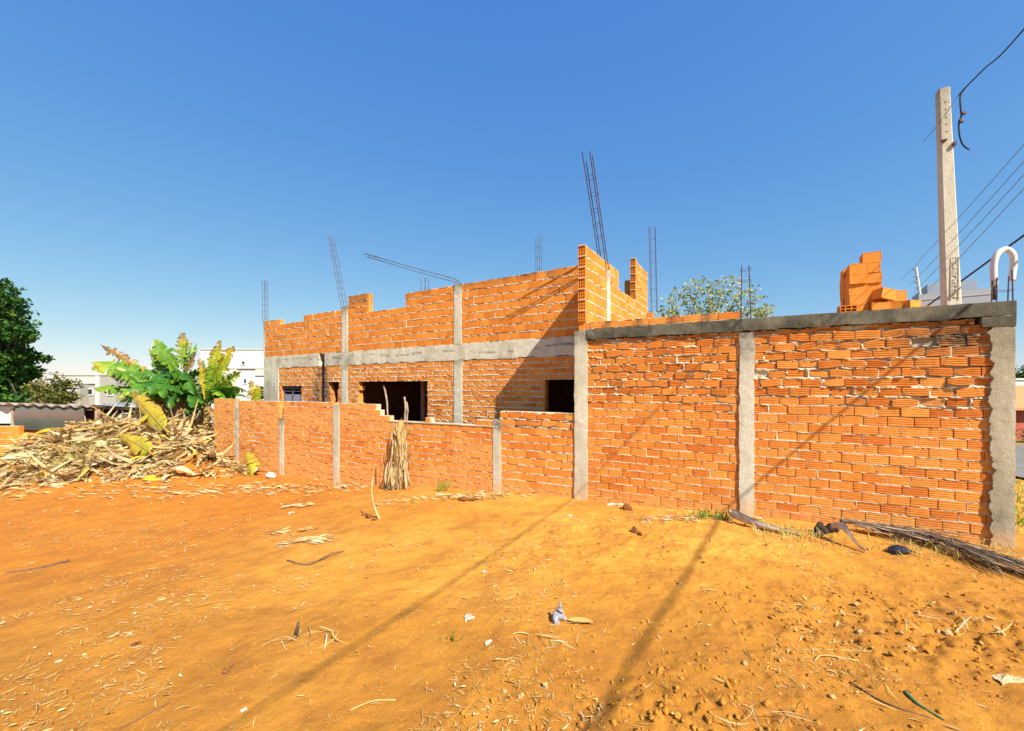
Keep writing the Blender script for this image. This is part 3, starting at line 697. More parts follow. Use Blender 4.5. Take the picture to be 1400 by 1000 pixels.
for key, (px, off, n) in tallz.items():
    for k in range(n):
        lab = 'orange brick topping the %s column of the tall brick stack' % key if k == n-1 else 'orange brick at the bottom of the %s column of the tall stack' % key if k == 0 else 'orange brick, %s from the bottom in the %s column of the tall stack' % (ordn[k], key)
        place_brick(nb_(r_.randrange(3)), px+r_.uniform(-1.2, 1.2)+(1.0*(k == n-1))-.9*k*(key != 'right front')*.6, off+r_.uniform(-.012, .012), SLZ+BH*(k+.5)+.002*k, r_.uniform(-.06, .06), lab)
place_brick(nb_(0), 1200, .24, SLZ+BH*.5, .1, 'orange brick lying at the foot of the tall stack on its right')
place_brick(nb_(1), 1206.5, .24, SLZ+BH*1.5+.028, .45, 'tilted orange brick resting on the brick at the stack foot', ry=.22)
place_brick(nb_(2), 1219, .26, SLZ+BH*.5, -.15, 'orange brick under the two brick pile beside the tall stack')
place_brick(nb_(1), 1221, .28, SLZ+BH*1.5+.002, .12, 'orange brick on top of the two brick pile')
place_brick(nb_(0), 1238, .25, SLZ+BH*.5, .75, 'rightmost loose orange brick lying skewed on the wall')
place_brick(nb_(2), 1263, .24, SLZ-.02, .3, 'low brick fragment between the loose bricks and the concrete pole')
hb_ = make_brick_mesh('hollow_brick', .16, .15, .085, 9, True); place_brick(hb_, 1158, .13, ZT+.046, .0, 'small brick showing three dark holes at the left foot of the stack')
# ------------------------------------------------------------------ utility pole
PD_ = 6.25
pb = at(1300, 412, PD_); pl = thing('utility_pole', 'tall tapered grey concrete utility pole behind the brick wall', 'utility pole', [pb[0], pb[1], -.3])
ptop = at(1288.5, 124, PD_); 
def pole_mesh():
    mb = MB(); ax0 = -np.array([*WD, 0]); ay = np.array([*WN, 0])
    zz = np.linspace(-.4, ptop[2], 24); z0 = pb[2]
    for (w0, w1, d0, d1, cy) in ((.172, .122, .20, .15, 0),):
        V = []
        for z in zz:
            s = (z-z0)/(ptop[2]-z0); c = pb[:2]+(ptop-pb)[:2]*s; w = (w0+(w1-w0)*s)/2; d = (d0+(d1-d0)*s)/2; bv = .012
            for (a_, b_) in ((-w, -d+bv), (-w+bv, -d), (w-bv, -d), (w, -d+bv), (w, d-bv), (w-bv, d), (-w+bv, d), (-w, d-bv)): V.append([*c, z]+ax0*a_+ay*b_)
        m = 8; Q = [[k*m+i, k*m+(i+1) % m, (k+1)*m+(i+1) % m, (k+1)*m+i] for k in range(len(zz)-1) for i in range(m)]
        n = (len(zz)-1)*m; Q += [[n, n+1, n+2, n+3], [n+3, n+4, n+7, n], [n+4, n+5, n+6, n+7]]
        mb.add(V, Q, stain=[.5*max(0, (z-ptop[2]+.35)/.35) for z in zz for _ in range(8)])
    return mb
pole_mesh().build('shaft', M_POLE, pl)
def pole_front(z):
    s = (z-pb[2])/(ptop[2]-pb[2]); c = pb[:2]+(ptop-pb)[:2]*s; d = (.20+(.15-.20)*s)/2; return np.array([c[0]-WN[0]*d, c[1]-WN[1]*d, z])
for py in (139.5, 149, 160, 169.5, 179.5):
    z = at(1292, py, PD_-.08)[2]; p = pole_front(z); mb = MB(); N3 = np.array([*WN, 0]); tube(mb, [p-N3*.0015, p+N3*.004], [.010, .010], 12); mb.build('bolt_hole', M_DARK, pl)
z = at(1292, 196, PD_)[2]; mb = MB(); p = pole_front(z); axp = np.array([-np.array([*WD, 0]), [*WN, 0], [0, 0, 1.]]); bx(mb, p-np.array([*WN, 0])*.02-axp[0]*.04, .03, .02, .012, axp); mb.build('shadow_block', M_STEEL, pl)  # dark block added in place of the triangular shadow at the shaft's left edge
p = pole_front(at(1305, 203, PD_)[2])+axp[0]*.072; mb = MB(); bx(mb, p, .02, .03, .025, axp); mb.build('cable_clamp', M_STEEL, pl)
# sunk name panel with raised letters reading upwards
zt0, zt1 = at(1303, 411, PD_)[2], at(1303, 355, PD_)[2]
mb = MB(); p0 = pole_front((zt0+zt1)/2)+axp[0]*.018; hw_ = .042; hh = (zt1-zt0)/2
for sx in (-1, 1): bx(mb, p0+axp[0]*sx*hw_-axp[1]*.003, .004, .006, hh+.004, axp)
bx(mb, p0+np.array([0, 0, hh])-axp[1]*.003, hw_-.004, .006, .004, axp); mb.build('name_panel_rim', M_POLE, pl)
cu_ = bpy.data.curves.new('pole_lettering', 'FONT'); cu_.body = 'POLTAUBRASIL'; cu_.size = .125; cu_.extrude = .006; cu_.align_x = 'CENTER'; cu_.align_y = 'CENTER'; cu_.space_character = .62
to = bpy.data.objects.new('pole_lettering', cu_); COL.objects.link(to); cu_.materials.append(M_POLE)
tx = Matrix(((0, 1, 0), (0, 0, 1), (1, 0, 0)))  # placeholder basis, replaced below
ex = Vector((0, 0, 1)); ez = Vector((-WN[0], -WN[1], 0)); ey = ez.cross(ex)
R3 = Matrix((ex, ey, ez)).transposed().to_4x4(); pw = p0-axp[1]*.003
to.matrix_world = Matrix.Translation(Vector(pw)) @ R3
bpy.context.view_layer.update()
dg = bpy.context.evaluated_depsgraph_get(); me = bpy.data.meshes.new_from_object(to.evaluated_get(dg)); lo_ = bpy.data.objects.new('lettering', me); COL.objects.link(lo_)
wl = max(v.co.x for v in me.vertices)-min(v.co.x for v in me.vertices); kx = (zt1-zt0)*.92/wl
lo_.parent = pl; lo_.matrix_parent_inverse = Matrix.Translation(-Vector(pl.location)); lo_.matrix_basis = Matrix.Translation(Vector(pw)) @ R3 @ Matrix.Diagonal((kx, .55, 1, 1))
bpy.data.objects.remove(to)
# ------------------------------------------------------------------ cables
def cable(name, pts, r, label, mat=M_BLACK, grp=None, n=8, nn=6):
    mb = MB(); C_ = spline(pts, n); tube(mb, C_, r, nn); o = mb.build(name, mat, None, True, loc=C_[0]); return tag(o, label, 'cable', grp)
# thick service cable; its shadow crosses the wall and the bare ground
cable('service_cable', [(8.72, 10., 2.60), (7.91, 8., 3.078), (6.69, 5., 3.798), (5.88, 3., 4.279), (4.66, 0, 5.0), (2.2, -6, 6.45), (-.6, -13, 8.1)], .0135, 'thick black service cable passing low behind the white hooked pipe')
lam = 7.6; Xq = np.array([-.99+.4025*lam, 2.65-.575*lam, -.03+.712*lam])
c1 = [at(1311, 130.5, 6.05), at(1319, 121, 5.95), at(1345, 95, 5.6), at(1400, 40, 4.75), Xq*.45+at(1400, 40, 4.75)*.55+[0, 0, -.03], Xq, Xq+(Xq-at(1400, 40, 4.75))*1.5+[0, 0, .4]]
mc = MB(); tube(mc, spline(c1, 8), .009, 6)
c1o = thing('cut_cable', 'black overhead cable from the upper right with a cut end dangling near the pole', 'cable', at(1319, 121, 5.95))
mc.build('cable_run', M_BLACK, c1o, True)
mb = MB(); tube(mb, spline([at(1319, 121, 5.95), at(1313, 132, 5.95), at(1313.5, 150, 5.95), at(1314.5, 158, 5.95), at(1311, 170, 5.95), at(1312.5, 188, 5.95), at(1317, 199, 5.95), at(1325, 205, 5.95)], 6), .010, 6); mb.build('dangling_end', M_BLACK, c1o, True)
mb = MB(); AX5 = np.eye(3)
for (a_, b_) in ((1317, 155), (1314, 166)): mb = MB(); c = at(a_, b_, 5.93); bx(mb, c, .03, .016, .014, np.array([unit([1, 0, -.25]), [0, 1, 0], unit([.25, 0, 1])])); mb.build('connector', M_STEEL, c1o)
mb = MB(); tube(mb, spline([at(1311, 130.5, 6.05), at(1290, 160, 6.13), at(1283, 170, 6.3), at(1262, 195, 9)], 5), .006, 5); mb.build('thin_tail', M_WIRE, c1o)
for (a_, b_, lab) in (((1400, 198), (1233, 383), 'topmost thin wire of the bundle crossing in front of the pole'), ((1400, 221), (1244, 391), 'second thin wire from the top crossing in front of the pole'), ((1400, 239), (1249, 401), 'third thin wire from the top crossing in front of the pole'), ((1400, 258), (1262, 404), 'lowest thin wire of the bundle crossing in front of the pole')):
    A_ = at(*a_, 4.6); m1 = at(a_[0]-87, a_[1]+(b_[1]-a_[1])*87/(a_[0]-b_[0])+1.5, 5.75); E_ = at(*b_, 9.5); st_ = A_+(A_-m1)*1.6
    cable('overhead_wire', [st_, A_, m1, E_], .0036, lab, M_WIRE, 'thin wires crossing the sky beside the pole', 6, 5)
# white hooked pipe
mb = MB(); ph = [at(1360, 410, 4.25), at(1359.5, 392, 4.25), at(1358.5, 365, 4.25), at(1362, 350, 4.24), at(1370, 342.5, 4.23), at(1377.5, 341.5, 4.22), at(1384.5, 348, 4.2), at(1386, 360, 4.2), at(1384, 375, 4.2), at(1383, 384, 4.2)]
tube(mb, spline(ph[1:], 6), .0275, 12, mat=0); tube(mb, spline(ph[:2], 4), .02, 10, mat=1)
o = mb.build('hooked_pipe', [M_WHITE, M_STEEL], None, True, loc=ph[0]); tag(o, 'white plastic pipe bent into a hook on top of the corner pillar', 'pipe')
# ------------------------------------------------------------------ leaf ribbons
def ribbons(mb, C, Dv, Ln, Wd, curl, rnd, S_=5, up=None, fold=.3, seed=0, mat=0, roll=None):
    """N curved strips. C centre, Dv direction, curl: bend along up"""
    r = np.random.default_rng(seed); N = len(C); Dv = Dv/np.linalg.norm(Dv, axis=1)[:, None]
    U = np.tile([0, 0, 1.], (N, 1)) if up is None else up
    Sd = np.cross(Dv, U); Sd /= np.linalg.norm(Sd, axis=1)[:, None]+1e-9; Un = np.cross(Sd, Dv)
    if roll is not None:
        c, s = np.cos(roll)[:, None], np.sin(roll)[:, None]; Sd, Un = Sd*c+Un*s, Un*c-Sd*s
    s = np.linspace(-1, 1, S_+1)[None, :, None]
    side = r.normal(0, .07, (N, 1, 1))*Ln[:, None, None]
    mid = C[:, None]+Dv[:, None]*s*Ln[:, None, None]/2+Un[:, None]*(-curl[:, None, None]*(s**2)*Ln[:, None, None]/2)+Sd[:, None]*side*(s**2-.4)
    prof = np.clip(1-np.abs(s)**2.5, .12, 1)*Wd[:, None, None]/2
    tw = r.normal(0, .5, (N, 1, 1))*s; ct, st_ = np.cos(tw), np.sin(tw)
    L_ = mid+(Sd[:, None]*ct+Un[:, None]*st_)*prof+Un[:, None]*fold*prof; R_ = mid-(Sd[:, None]*ct+Un[:, None]*st_)*prof+Un[:, None]*fold*prof
    V = np.stack([L_, mid, R_], 2).reshape(-1, 3)
    mb.add(V, gq(S_+1, 3, N), rnd=np.repeat(rnd, (S_+1)*3), mat=mat)
def rdir(n, r, flat=.25):
    a = r.uniform(0, 2*np.pi, n); return np.stack([np.cos(a), np.sin(a), r.normal(0, flat, n)], 1)
# dry banana-leaf heap
r = np.random.default_rng(11); n = 15000
u = r.normal(.1, 1.45, n); v = r.normal(-.45, 1.05, n)
x = PC[0]+u*1.0; y = PC[1]+v
bb = (x-B0[0])*WN[0]+(y-B0[1])*WN[1]; q_ = (x-B0[0])*WD[0]+(y-B0[1])*WD[1]
ok = (u > -2.4+.3*np.abs(v)) & (u < 3.5) & ((bb < -.08) | (q_ > 14.5)) & (v > -2.6+.25*np.abs(u)); x, y, q_ = x[ok], y[ok], q_[ok]; n = len(x)
patch = vn2(x*1.3, y*1.3, 5); keep = (patch > .3) | (r.random(n) < .35); x, y = x[keep], y[keep]; n = len(x); patch = patch[keep]
z = G(x, y)+r.random(n)**2*.16*sst(-2.6, -1.2, y-PC[1])+.02
C = np.stack([x, y, z], 1); Ln = r.uniform(.10, .38, n); big = r.random(n) < .05; Ln[big] = r.uniform(.7, 1.3, big.sum())
rn = np.clip(r.beta(1.5, 1.25, n)*.9+.4*(patch-.5), 0, .9); yl = r.random(n) < .03*(patch > .5); rn[yl] = r.uniform(.93, 1, yl.sum())
mb = MB(); ribbons(mb, C, rdir(n, r, .24), Ln, r.uniform(.015, .065, n)+.05*big, r.normal(.15, .5, n), rn, 5, seed=2, roll=r.normal(0, .9, n))
n2 = 300; u2 = r.normal(.1, 1.2, n2); v2 = r.normal(-.5, .95, n2); x2 = PC[0]+u2; y2 = PC[1]+v2; b2 = (x2-B0[0])*WN[0]+(y2-B0[1])*WN[1]; k2 = (b2 < -.25) & (np.abs(u2) < 2.9) & (v2 > -2.3); x2, y2 = x2[k2], y2[k2]; n2 = len(x2)
rn2 = np.where(r.random(n2) < .16, r.uniform(.93, 1, n2), np.clip(r.beta(1.3, 1.3, n2)*.9, 0, .9))
ribbons(mb, np.stack([x2, y2, G(x2, y2)+.06+.14*r.random(n2)], 1), rdir(n2, r, .3), r.uniform(.25, .8, n2), r.uniform(.05, .15, n2), r.normal(.2, .4, n2), rn2, 9, fold=.5, seed=22, roll=r.normal(0, .8, n2))
o = mb.build('dry_leaf_pile', M_DRYLEAF, None, False); tag(o, 'heap of dry tan banana leaves below the banana plants', 'leaf pile', None, 'stuff')
# scattered straw on the bare ground
def scatter(n, r, clear=None):
    d = 1.6+9.6*r.random(n)**1.15; a = r.uniform(-1.3, 1.28, n); return a*d, d
r = np.random.default_rng(12); x, y = scatter(42000, r); dens = fbm(x*1.1, y*1.1, 3, 51)+.25*(fbm(x*4, y*4, 2, 52)-.5); bb = (x-B0[0])*WN[0]+(y-B0[1])*WN[1]
ok = (dens > .565) & (bb < -.04) | ((bb < -.04) & (bb > -.45) & (r.random(len(x)) < .8)) | ((bb < -.04) & (r.random(len(x)) < .07)); ok &= (bb < -.03)
x, y = x[ok], y[ok]; n = len(x); z = G(x, y)+.005+r.random(n)*.01
wallside = np.exp(bb[ok]/.35)
mb = MB(); ribbons(mb, np.stack([x, y, z], 1), rdir(n, r, .12), r.gamma(1.6, .020, n)+.010, r.uniform(.0016, .005, n)+.009*(r.random(n) < .07), r.normal(.0, .16, n), r.random(n), 4, seed=3, roll=r.normal(0, .5, n))
o = mb.build('straw_litter', M_STRAW, None); tag(o, 'dry straw and leaf shreds scattered over the red earth', 'straw', None, 'stuff')
# earth clods
ico = bpy.data.meshes.new('t'); import bmesh
bm = bmesh.new(); bmesh.ops.create_icosphere(bm, subdivisions=2, radius=1); IV = np.array([v.co[:] for v in bm.verts]); IT = np.array([[v.index for v in f.verts] for f in bm.faces]); bm.free(); bpy.data.meshes.remove(ico)
bm = bmesh.new(); bmesh.ops.create_icosphere(bm, subdivisions=1, radius=1); JV = np.array([v.co[:] for v in bm.verts]); JT = np.array([[v.index for v in f.verts] for f in bm.faces]); bm.free()
def lump(mb, c, s, r, flat=.6, V0=None, T0=None, **a):
    V0 = IV if V0 is None else V0; T0 = IT if T0 is None else T0
    k = 1+.65*(fbm(V0[:, 0]*1.7+r.uniform(0, 90), V0[:, 1]*1.7+V0[:, 2]*1.5, 3, int(r.integers(900)), .7)-.5)*2
    ax_ = np.linalg.qr(r.normal(0, 1, (3, 3)))[0]; sc = s*np.array([1, r.uniform(.6, .95), r.uniform(.45, .8)])
    V = ((V0*k[:, None])*sc)@ax_; V[:, 2] *= flat+.2; mb.add(V+c, None, T0, **a)
r = np.random.default_rng(13); x, y = scatter(15000, r); ok = r.random(len(x)) < np.clip(.13+rough_mask(x, y)*.9, 0, 1); bb = (x-B0[0])*WN[0]+(y-B0[1])*WN[1]; ok &= bb < -.1
x, y = x[ok], y[ok]; extra = 500; x = np.concatenate([x, 2.7+r.normal(0, .9, extra), .8+r.normal(0, .6, extra)]); y = np.concatenate([y, 2.75+r.normal(0, .38, extra), 2.05+r.normal(0, .25, extra)])
ok = ((x-B0[0])*WN[0]+(y-B0[1])*WN[1] < -.1) & (y > 1.5); x, y = x[ok], y[ok]
z = G(x, y); mb = MB()
for i in range(len(x)):
    s = .004+.013*r.random()**3.2*(1+.6*rough_mask(x[i], y[i])); lump(mb, [x[i], y[i], z[i]+s*.2], s, r, .7, JV, JT, red=.2*r.random(), brown=r.random()*.7)
o = mb.build('soil_crumbs', M_SOIL, None, False); tag(o, 'crumbs of red earth strewn over the lot', 'soil crumbs', None, 'stuff')
# ------------------------------------------------------------------ banana plants
def banana_leaf(mb, base, tip, width, sag, roll, age0, age1, tear, seed, dry=0.):
    r = np.random.default_rng(seed); base = np.asarray(base); tip = np.asarray(tip); M_ = 30
    s = np.linspace(0, 1, M_); ch = tip-base; L = np.linalg.norm(ch)
    mid = base+ch*s[:, None]+np.array([0, 0, 1.])*(sag*L*4*s*(1-s))[:, None]
    T = np.gradient(mid, axis=0); T /= np.linalg.norm(T, axis=1)[:, None]
    Sd = np.cross(T, [0, 0, 1.]); Sd /= np.linalg.norm(Sd, axis=1)[:, None]+1e-9; Un = np.cross(Sd, T)
    A_ = Sd*math.cos(roll)+Un*math.sin(roll); Nn = Un*math.cos(roll)-Sd*math.sin(roll)
    pt = .12; wd = width*np.where(s > pt, np.sin(np.pi*np.clip((s-pt)/(1-pt), 0, 1)**.75)**.55, 0)
    tube(mb, mid, np.linspace(.022, .005, M_)*L**.5, 6, rnd=np.clip(age0+.15, 0, 1))
    for sd in (-1, 1):
        k = int(M_*pt)
        while k < M_-1:
            n = 1 if r.random() < tear*.5 else 2 if r.random() < .2+tear else int(r.integers(3, 6)); e = min(M_-1, k+n); idx = np.arange(k, e+1)
            dr = r.normal(.35, .3)+tear*.6*r.random(); lag = r.normal(.15, .12)*(.5+tear); cut = 1-.5*tear*r.random()*(r.random() < .4)
            J = 5; f = np.linspace(0, 1, J)[None, :]
            wloc = wd[idx][:, None]*cut*f
            shrink = 1-(.12+tear*.34)*np.abs(np.linspace(-1, 1, len(idx)))[:, None]*f**1.5
            cen = mid[idx].mean(0); bp = mid[idx][:, None]*shrink[..., None]+cen*(1-shrink[..., None])
            V = bp+A_[idx][:, None]*(sd*wloc*np.cos(dr*f))[..., None]+Nn[idx][:, None]*(.22*wloc*(1-f)-wloc*np.sin(np.maximum(dr, -.3)*f))[..., None]+T[idx][:, None]*(lag*wloc)[..., None]
            V[..., 2] -= tear*.12*wloc
            ag = age0+(age1-age0)*s[idx][:, None]**2+(.10+.3*tear*r.random())*f**3+r.normal(0, .04)
            mb.add(V.reshape(-1, 3), gq(len(idx), J), rnd=np.clip(ag, 0, 1).ravel()); k = e
DB = 11.6
def lf(mb, b, t, w, sag=.05, roll=.9, a0=.3, a1=.4, tear=.25, seed=1, db=0., dt=0.):
    banana_leaf(mb, at(*b, DB+db), at(*t, DB+dt), w, sag, roll, a0, a1, tear, seed)
def plant(label, base_px, top, leaves, pseudo=.11, seed=1, skirt=40):
    b = at(base_px[0], base_px[1], DB); b[2] = float(G(b[0], b[1]))-.05
    o = thing('banana_plant', label, 'banana plant', b, 'banana plants behind the leaf heap')
    tpp = at(*top, DB); mb = MB(); tube(mb, spline([b, (b+tpp)/2+[.04, 0, 0], tpp], 5), np.linspace(pseudo, pseudo*.5, 11), 10, rnd=.62); mb.build('stem', M_BANANA, o, True)
    for k, l in enumerate(leaves):
        mb = MB(); lf(mb, *l[:2], **{**l[2], 'seed': seed*50+k}); mb.build('leaf', M_BANANA, o, True)
    rj = np.random.default_rng(seed+70)
    for k, l in enumerate(leaves):
        if l[2]['a0'] > .4 or l[2]['w'] < .15: continue
        d2 = dict(l[2]); d2['a0'] = l[2]['a0']*.75; d2['a1'] = min(.5, l[2]['a1']*.8); d2['w'] = l[2]['w']*rj.uniform(.8, 1.1); d2['dt'] = l[2].get('dt', 0)+rj.uniform(.3, .9); d2['db'] = .25; d2['seed'] = seed*50+25+k; d2['roll'] = l[2]['roll']*rj.uniform(.6, 1.2)
        mb = MB(); lf(mb, (l[0][0]+rj.uniform(-4, 4), l[0][1]+rj.uniform(-4, 4)), (l[1][0]*.88+l[0][0]*.12+rj.uniform(-13, 13), l[1][1]*.88+l[0][1]*.12+rj.uniform(-6, 12)), **d2); mb.build('leaf', M_BANANA, o, True)
    if skirt:
        r = np.random.default_rng(seed); mb = MB(); a = r.uniform(0, 6.28, skirt); h = r.random(skirt); c = b+(tpp-b)*(.25+.7*h)[:, None]
        d = np.stack([np.cos(a)*.55, np.sin(a)*.55, -np.ones(skirt)], 1); Ln = r.uniform(.4, 1.0, skirt)
        ribbons(mb, c+d*.32*Ln[:, None], d, Ln, r.uniform(.05, .14, skirt), r.normal(-.1, .25, skirt), np.clip(r.beta(2, 2, skirt), 0, .9), 6, up=np.stack([np.cos(a), np.sin(a), 0*a], 1), seed=seed, roll=r.normal(0, .5, skirt))
        mb.build('dry_skirt', M_DRYLEAF, o)
    return o
D_ = dict
plant('leftmost banana plant, broad torn leaf reaching far left', (232, 598), (222, 520), [
    ((218, 528), (125, 496), D_(w=.34, sag=.10, roll=.75, a0=.32, a1=.62, tear=.25, dt=-.6)),
    ((212, 522), (138, 472), D_(w=.20, sag=.02, roll=1.2, a0=.72, a1=.98, tear=.9, dt=.3)),
    ((205, 532), (152, 505), D_(w=.30, sag=.08, roll=.5, a0=.3, a1=.45, tear=.35, dt=-.8)),
    ((215, 548), (128, 531), D_(w=.20, sag=.10, roll=.7, a0=.34, a1=.5, tear=.2, dt=-.5)),
    ((222, 530), (160, 545), D_(w=.26, sag=.18, roll=.6, a0=.22, a1=.6, tear=.5, dt=-.9)),
    ((225, 532), (185, 566), D_(w=.22, sag=.25, roll=.4, a0=.3, a1=.75, tear=.6, dt=-1.0)),
    ((222, 520), (204, 476), D_(w=.13, sag=.02, roll=1.2, a0=.3, a1=.8, tear=.6)),
    ((224, 520), (172, 512), D_(w=.2, sag=.14, roll=.6, a0=.25, a1=.5, tear=.6, dt=-.3)), ((226, 530), (168, 560), D_(w=.2, sag=.3, roll=.5, a0=.2, a1=.5, tear=.6, dt=-.6)), ((228, 524), (236, 486), D_(w=.14, sag=.02, roll=1.1, a0=.12, a1=.3, tear=.5, dt=.5)), ((230, 540), (206, 575), D_(w=.2, sag=.2, roll=.5, a0=.75, a1=1., tear=.9, dt=-.7)),
    ((228, 535), (198, 530), D_(w=.24, sag=.12, roll=.5, a0=.1, a1=.25, tear=.3, dt=-1.2))], seed=1)
plant('middle banana plant with a tall lit leaf tilting up left', (253, 600), (243, 515), [
    ((246, 512), (211, 464), D_(w=.26, sag=.06, roll=1.1, a0=.35, a1=.5, tear=.15, dt=-.3)),
    ((248, 505), (251, 455), D_(w=.20, sag=.0, roll=1.2, a0=.4, a1=.95, tear=.85)),
    ((240, 520), (219, 478), D_(w=.15, sag=.02, roll=.4, a0=.08, a1=.2, tear=.2, dt=.5)),
    ((246, 520), (205, 540), D_(w=.26, sag=.22, roll=.6, a0=.12, a1=.3, tear=.3, dt=-1.2)),
    ((248, 522), (232, 560), D_(w=.28, sag=.28, roll=.6, a0=.06, a1=.2, tear=.3, dt=-1.1)),
    ((252, 515), (268, 480), D_(w=.11, sag=.0, roll=1.1, a0=.85, a1=1., tear=.95)),
    ((240, 528), (222, 545), D_(w=.22, sag=.2, roll=.5, a0=.15, a1=.3, tear=.4, dt=-1.4)),
    ((250, 512), (262, 468), D_(w=.16, sag=.02, roll=1.0, a0=.2, a1=.6, tear=.7, dt=.4)), ((245, 525), (265, 540), D_(w=.24, sag=.25, roll=.6, a0=.1, a1=.25, tear=.4, dt=-.9)), ((250, 530), (240, 585), D_(w=.2, sag=.15, roll=.4, a0=.85, a1=1., tear=.9, dt=-.7)),
    ((250, 520), (286, 505), D_(w=.2, sag=.1, roll=.8, a0=.25, a1=.4, tear=.4, dt=.4))], seed=2)
plant('right banana plant with a long glossy leaf and two ragged upright leaves', (284, 602), (279, 555), [
    ((279, 566), (231, 496), D_(w=.30, sag=.05, roll=1.0, a0=.2, a1=.34, tear=.08, dt=-.9)),
    ((281, 560), (252, 505), D_(w=.30, sag=.06, roll=.8, a0=.12, a1=.2, tear=.1, dt=-.5)),
    ((283, 545), (302, 465), D_(w=.22, sag=.02, roll=1.2, a0=.38, a1=.85, tear=.7)),
    ((284, 545), (320, 473), D_(w=.22, sag=.03, roll=1.1, a0=.4, a1=.85, tear=.75)),
    ((282, 550), (337, 535), D_(w=.20, sag=.12, roll=.7, a0=.28, a1=.36, tear=.05, dt=-.8)),
    ((282, 555), (316, 522), D_(w=.24, sag=.1, roll=.9, a0=.34, a1=.75, tear=.6, dt=-.2)),
    ((280, 548), (272, 490), D_(w=.14, sag=.02, roll=1.2, a0=.6, a1=.9, tear=.8)),
    ((284, 548), (330, 508), D_(w=.2, sag=.1, roll=.9, a0=.3, a1=.6, tear=.7, dt=.3)), ((284, 550), (312, 552), D_(w=.22, sag=.25, roll=.6, a0=.25, a1=.45, tear=.5, dt=-.7)), ((282, 556), (300, 592), D_(w=.2, sag=.2, roll=.5, a0=.8, a1=1., tear=.9, dt=-.6)), ((281, 552), (290, 480), D_(w=.18, sag=.02, roll=.6, a0=.18, a1=.5, tear=.6, dt=.6)),
    ((280, 560), (262, 558), D_(w=.22, sag=.2, roll=.6, a0=.1, a1=.2, tear=.2, dt=-1.3))], seed=3, skirt=55)
DB = 13.2
plant('small yellowing banana plant showing behind the low wall by the house corner', (352, 640), (352, 560), [
    ((352, 556), (343, 520), D_(w=.2, sag=.05, roll=1.0, a0=.6, a1=.95, tear=.7)),
    ((352, 554), (338, 535), D_(w=.16, sag=.15, roll=.9, a0=.7, a1=1., tear=.8)),
    ((352, 556), (357, 528), D_(w=.22, sag=.05, roll=1.0, a0=.55, a1=.7, tear=.3))], seed=5, skirt=0, pseudo=.08)
DB = 10.2
def fallen(label, b, t, w, db, dt, sag, a0, a1, tear, seed, roll=1.0):
    mb = MB(); A_ = at(*b, db); T_ = at(*t, dt); banana_leaf(mb, A_, T_, w, sag, roll, a0, a1, tear, seed); o = mb.build('fallen_leaf', M_BANANA, None, True, loc=A_); tag(o, label, 'banana leaf', 'yellow banana leaves on the heap')
fallen('large bright yellow banana leaf hanging down onto the heap, brown at its top', (231, 592), (179, 536), .25, 9.5, 10.4, -.01, .66, .78, .1, 61, 1.25)
fallen('yellow banana leaf lying on the middle of the heap', (210, 622), (161, 594), .21, 8.7, 9.2, .02, .66, .72, .3, 62, 1.1)
fallen('small yellow leaf on the front left of the heap', (70, 635), (96, 628), .16, 9.0, 9.1, .03, .64, .7, .2, 63, 1.0)
fallen('yellow leaf propped at the right foot of the heap beside the white bag', (346, 654), (336, 618), .2, 9.2, 9.6, .03, .62, .75, .4, 64, .9)
fallen('short yellow leaf tip low on the left edge of the heap', (40, 592), (24, 600), .1, 11.6, 11.4, .02, .62, .7, .3, 65, .8)
# dead frond bundle leaning on the low wall
bb_ = gpt(545, 668); tt3 = wall(548, 575, -.10); o = thing('dead_frond_bundle', 'bundle of dead dry fronds leaning on the low brick wall', 'dead fronds', bb_)
r = np.random.default_rng(31); n = 130; s0_ = r.random(n)
mb = MB(); tube(mb, spline([bb_+[0.05, 0, -.1], (bb_+tt3)/2-[0, .05, 0], tt3], 5), np.linspace(.09, .05, 11), 8, rnd=.3); mb.build('stem', M_DRYLEAF, o, True)
mb = MB(); n = 260; topc = tt3+r.normal(0, .06, (n, 3))*[1.3, .7, .8]; spread = r.normal(0, .125, n); botx = bb_+np.stack([spread*.95, spread*-.3-.12*r.random(n)-.02, np.full(n, .02)], 1)
f0 = r.uniform(0, .5, n)**1.3; f0 = r.uniform(0, .75, n); f1 = np.clip(f0+r.uniform(.15, .6, n), 0, 1.02); A_ = topc+(botx-topc)*f0[:, None]; E_ = topc+(botx-topc)*f1[:, None]; dv = E_-A_; Ln = np.linalg.norm(dv, axis=1)
ribbons(mb, (A_+E_)/2+[0, -.03, 0], dv, Ln, r.uniform(.012, .045, n), r.normal(.06, .16, n), np.clip(r.beta(1.1, 1.0, n), 0, .9), 7, up=np.tile([-WN[0], -WN[1], .2], (n, 1)), seed=5, roll=r.normal(0, .8, n)); mb.build('dry_leaves', M_DRYLEAF, o)
# ------------------------------------------------------------------ objects on the ground
def ground_tube(name, pix, r, label, cat, mat, lift=.5, grp=None, taper=None, n=8):
    P = []
    for p in pix:
        g_ = gpt(p[0], p[1]); g_[2] += (r if np.isscalar(r) else max(r))*lift+(p[2] if len(p) > 2 else 0); P.append(g_)
    C_ = spline(P, 6); R = r if np.isscalar(r) else np.interp(np.linspace(0, 1, len(C_)), np.linspace(0, 1, len(r)), r)
    mb = MB(); tube(mb, C_, R, n, rnd=.5); o = mb.build(name, mat, None, True, loc=P[0]); return tag(o, label, cat, grp)
M_GREENST = plain('green_stalk', (.09, .15, .05), .6, .3, 30); M_TWIG = plain('dark_twig', (.13, .075, .045), .9, .3, 30)
ground_tube('green_stalk', [(1238, 951), (1256, 966), (1291, 985)], [.011, .008, .005], 'green plant stalk lying on the soil in the lower right', 'stalk', M_GREENST)
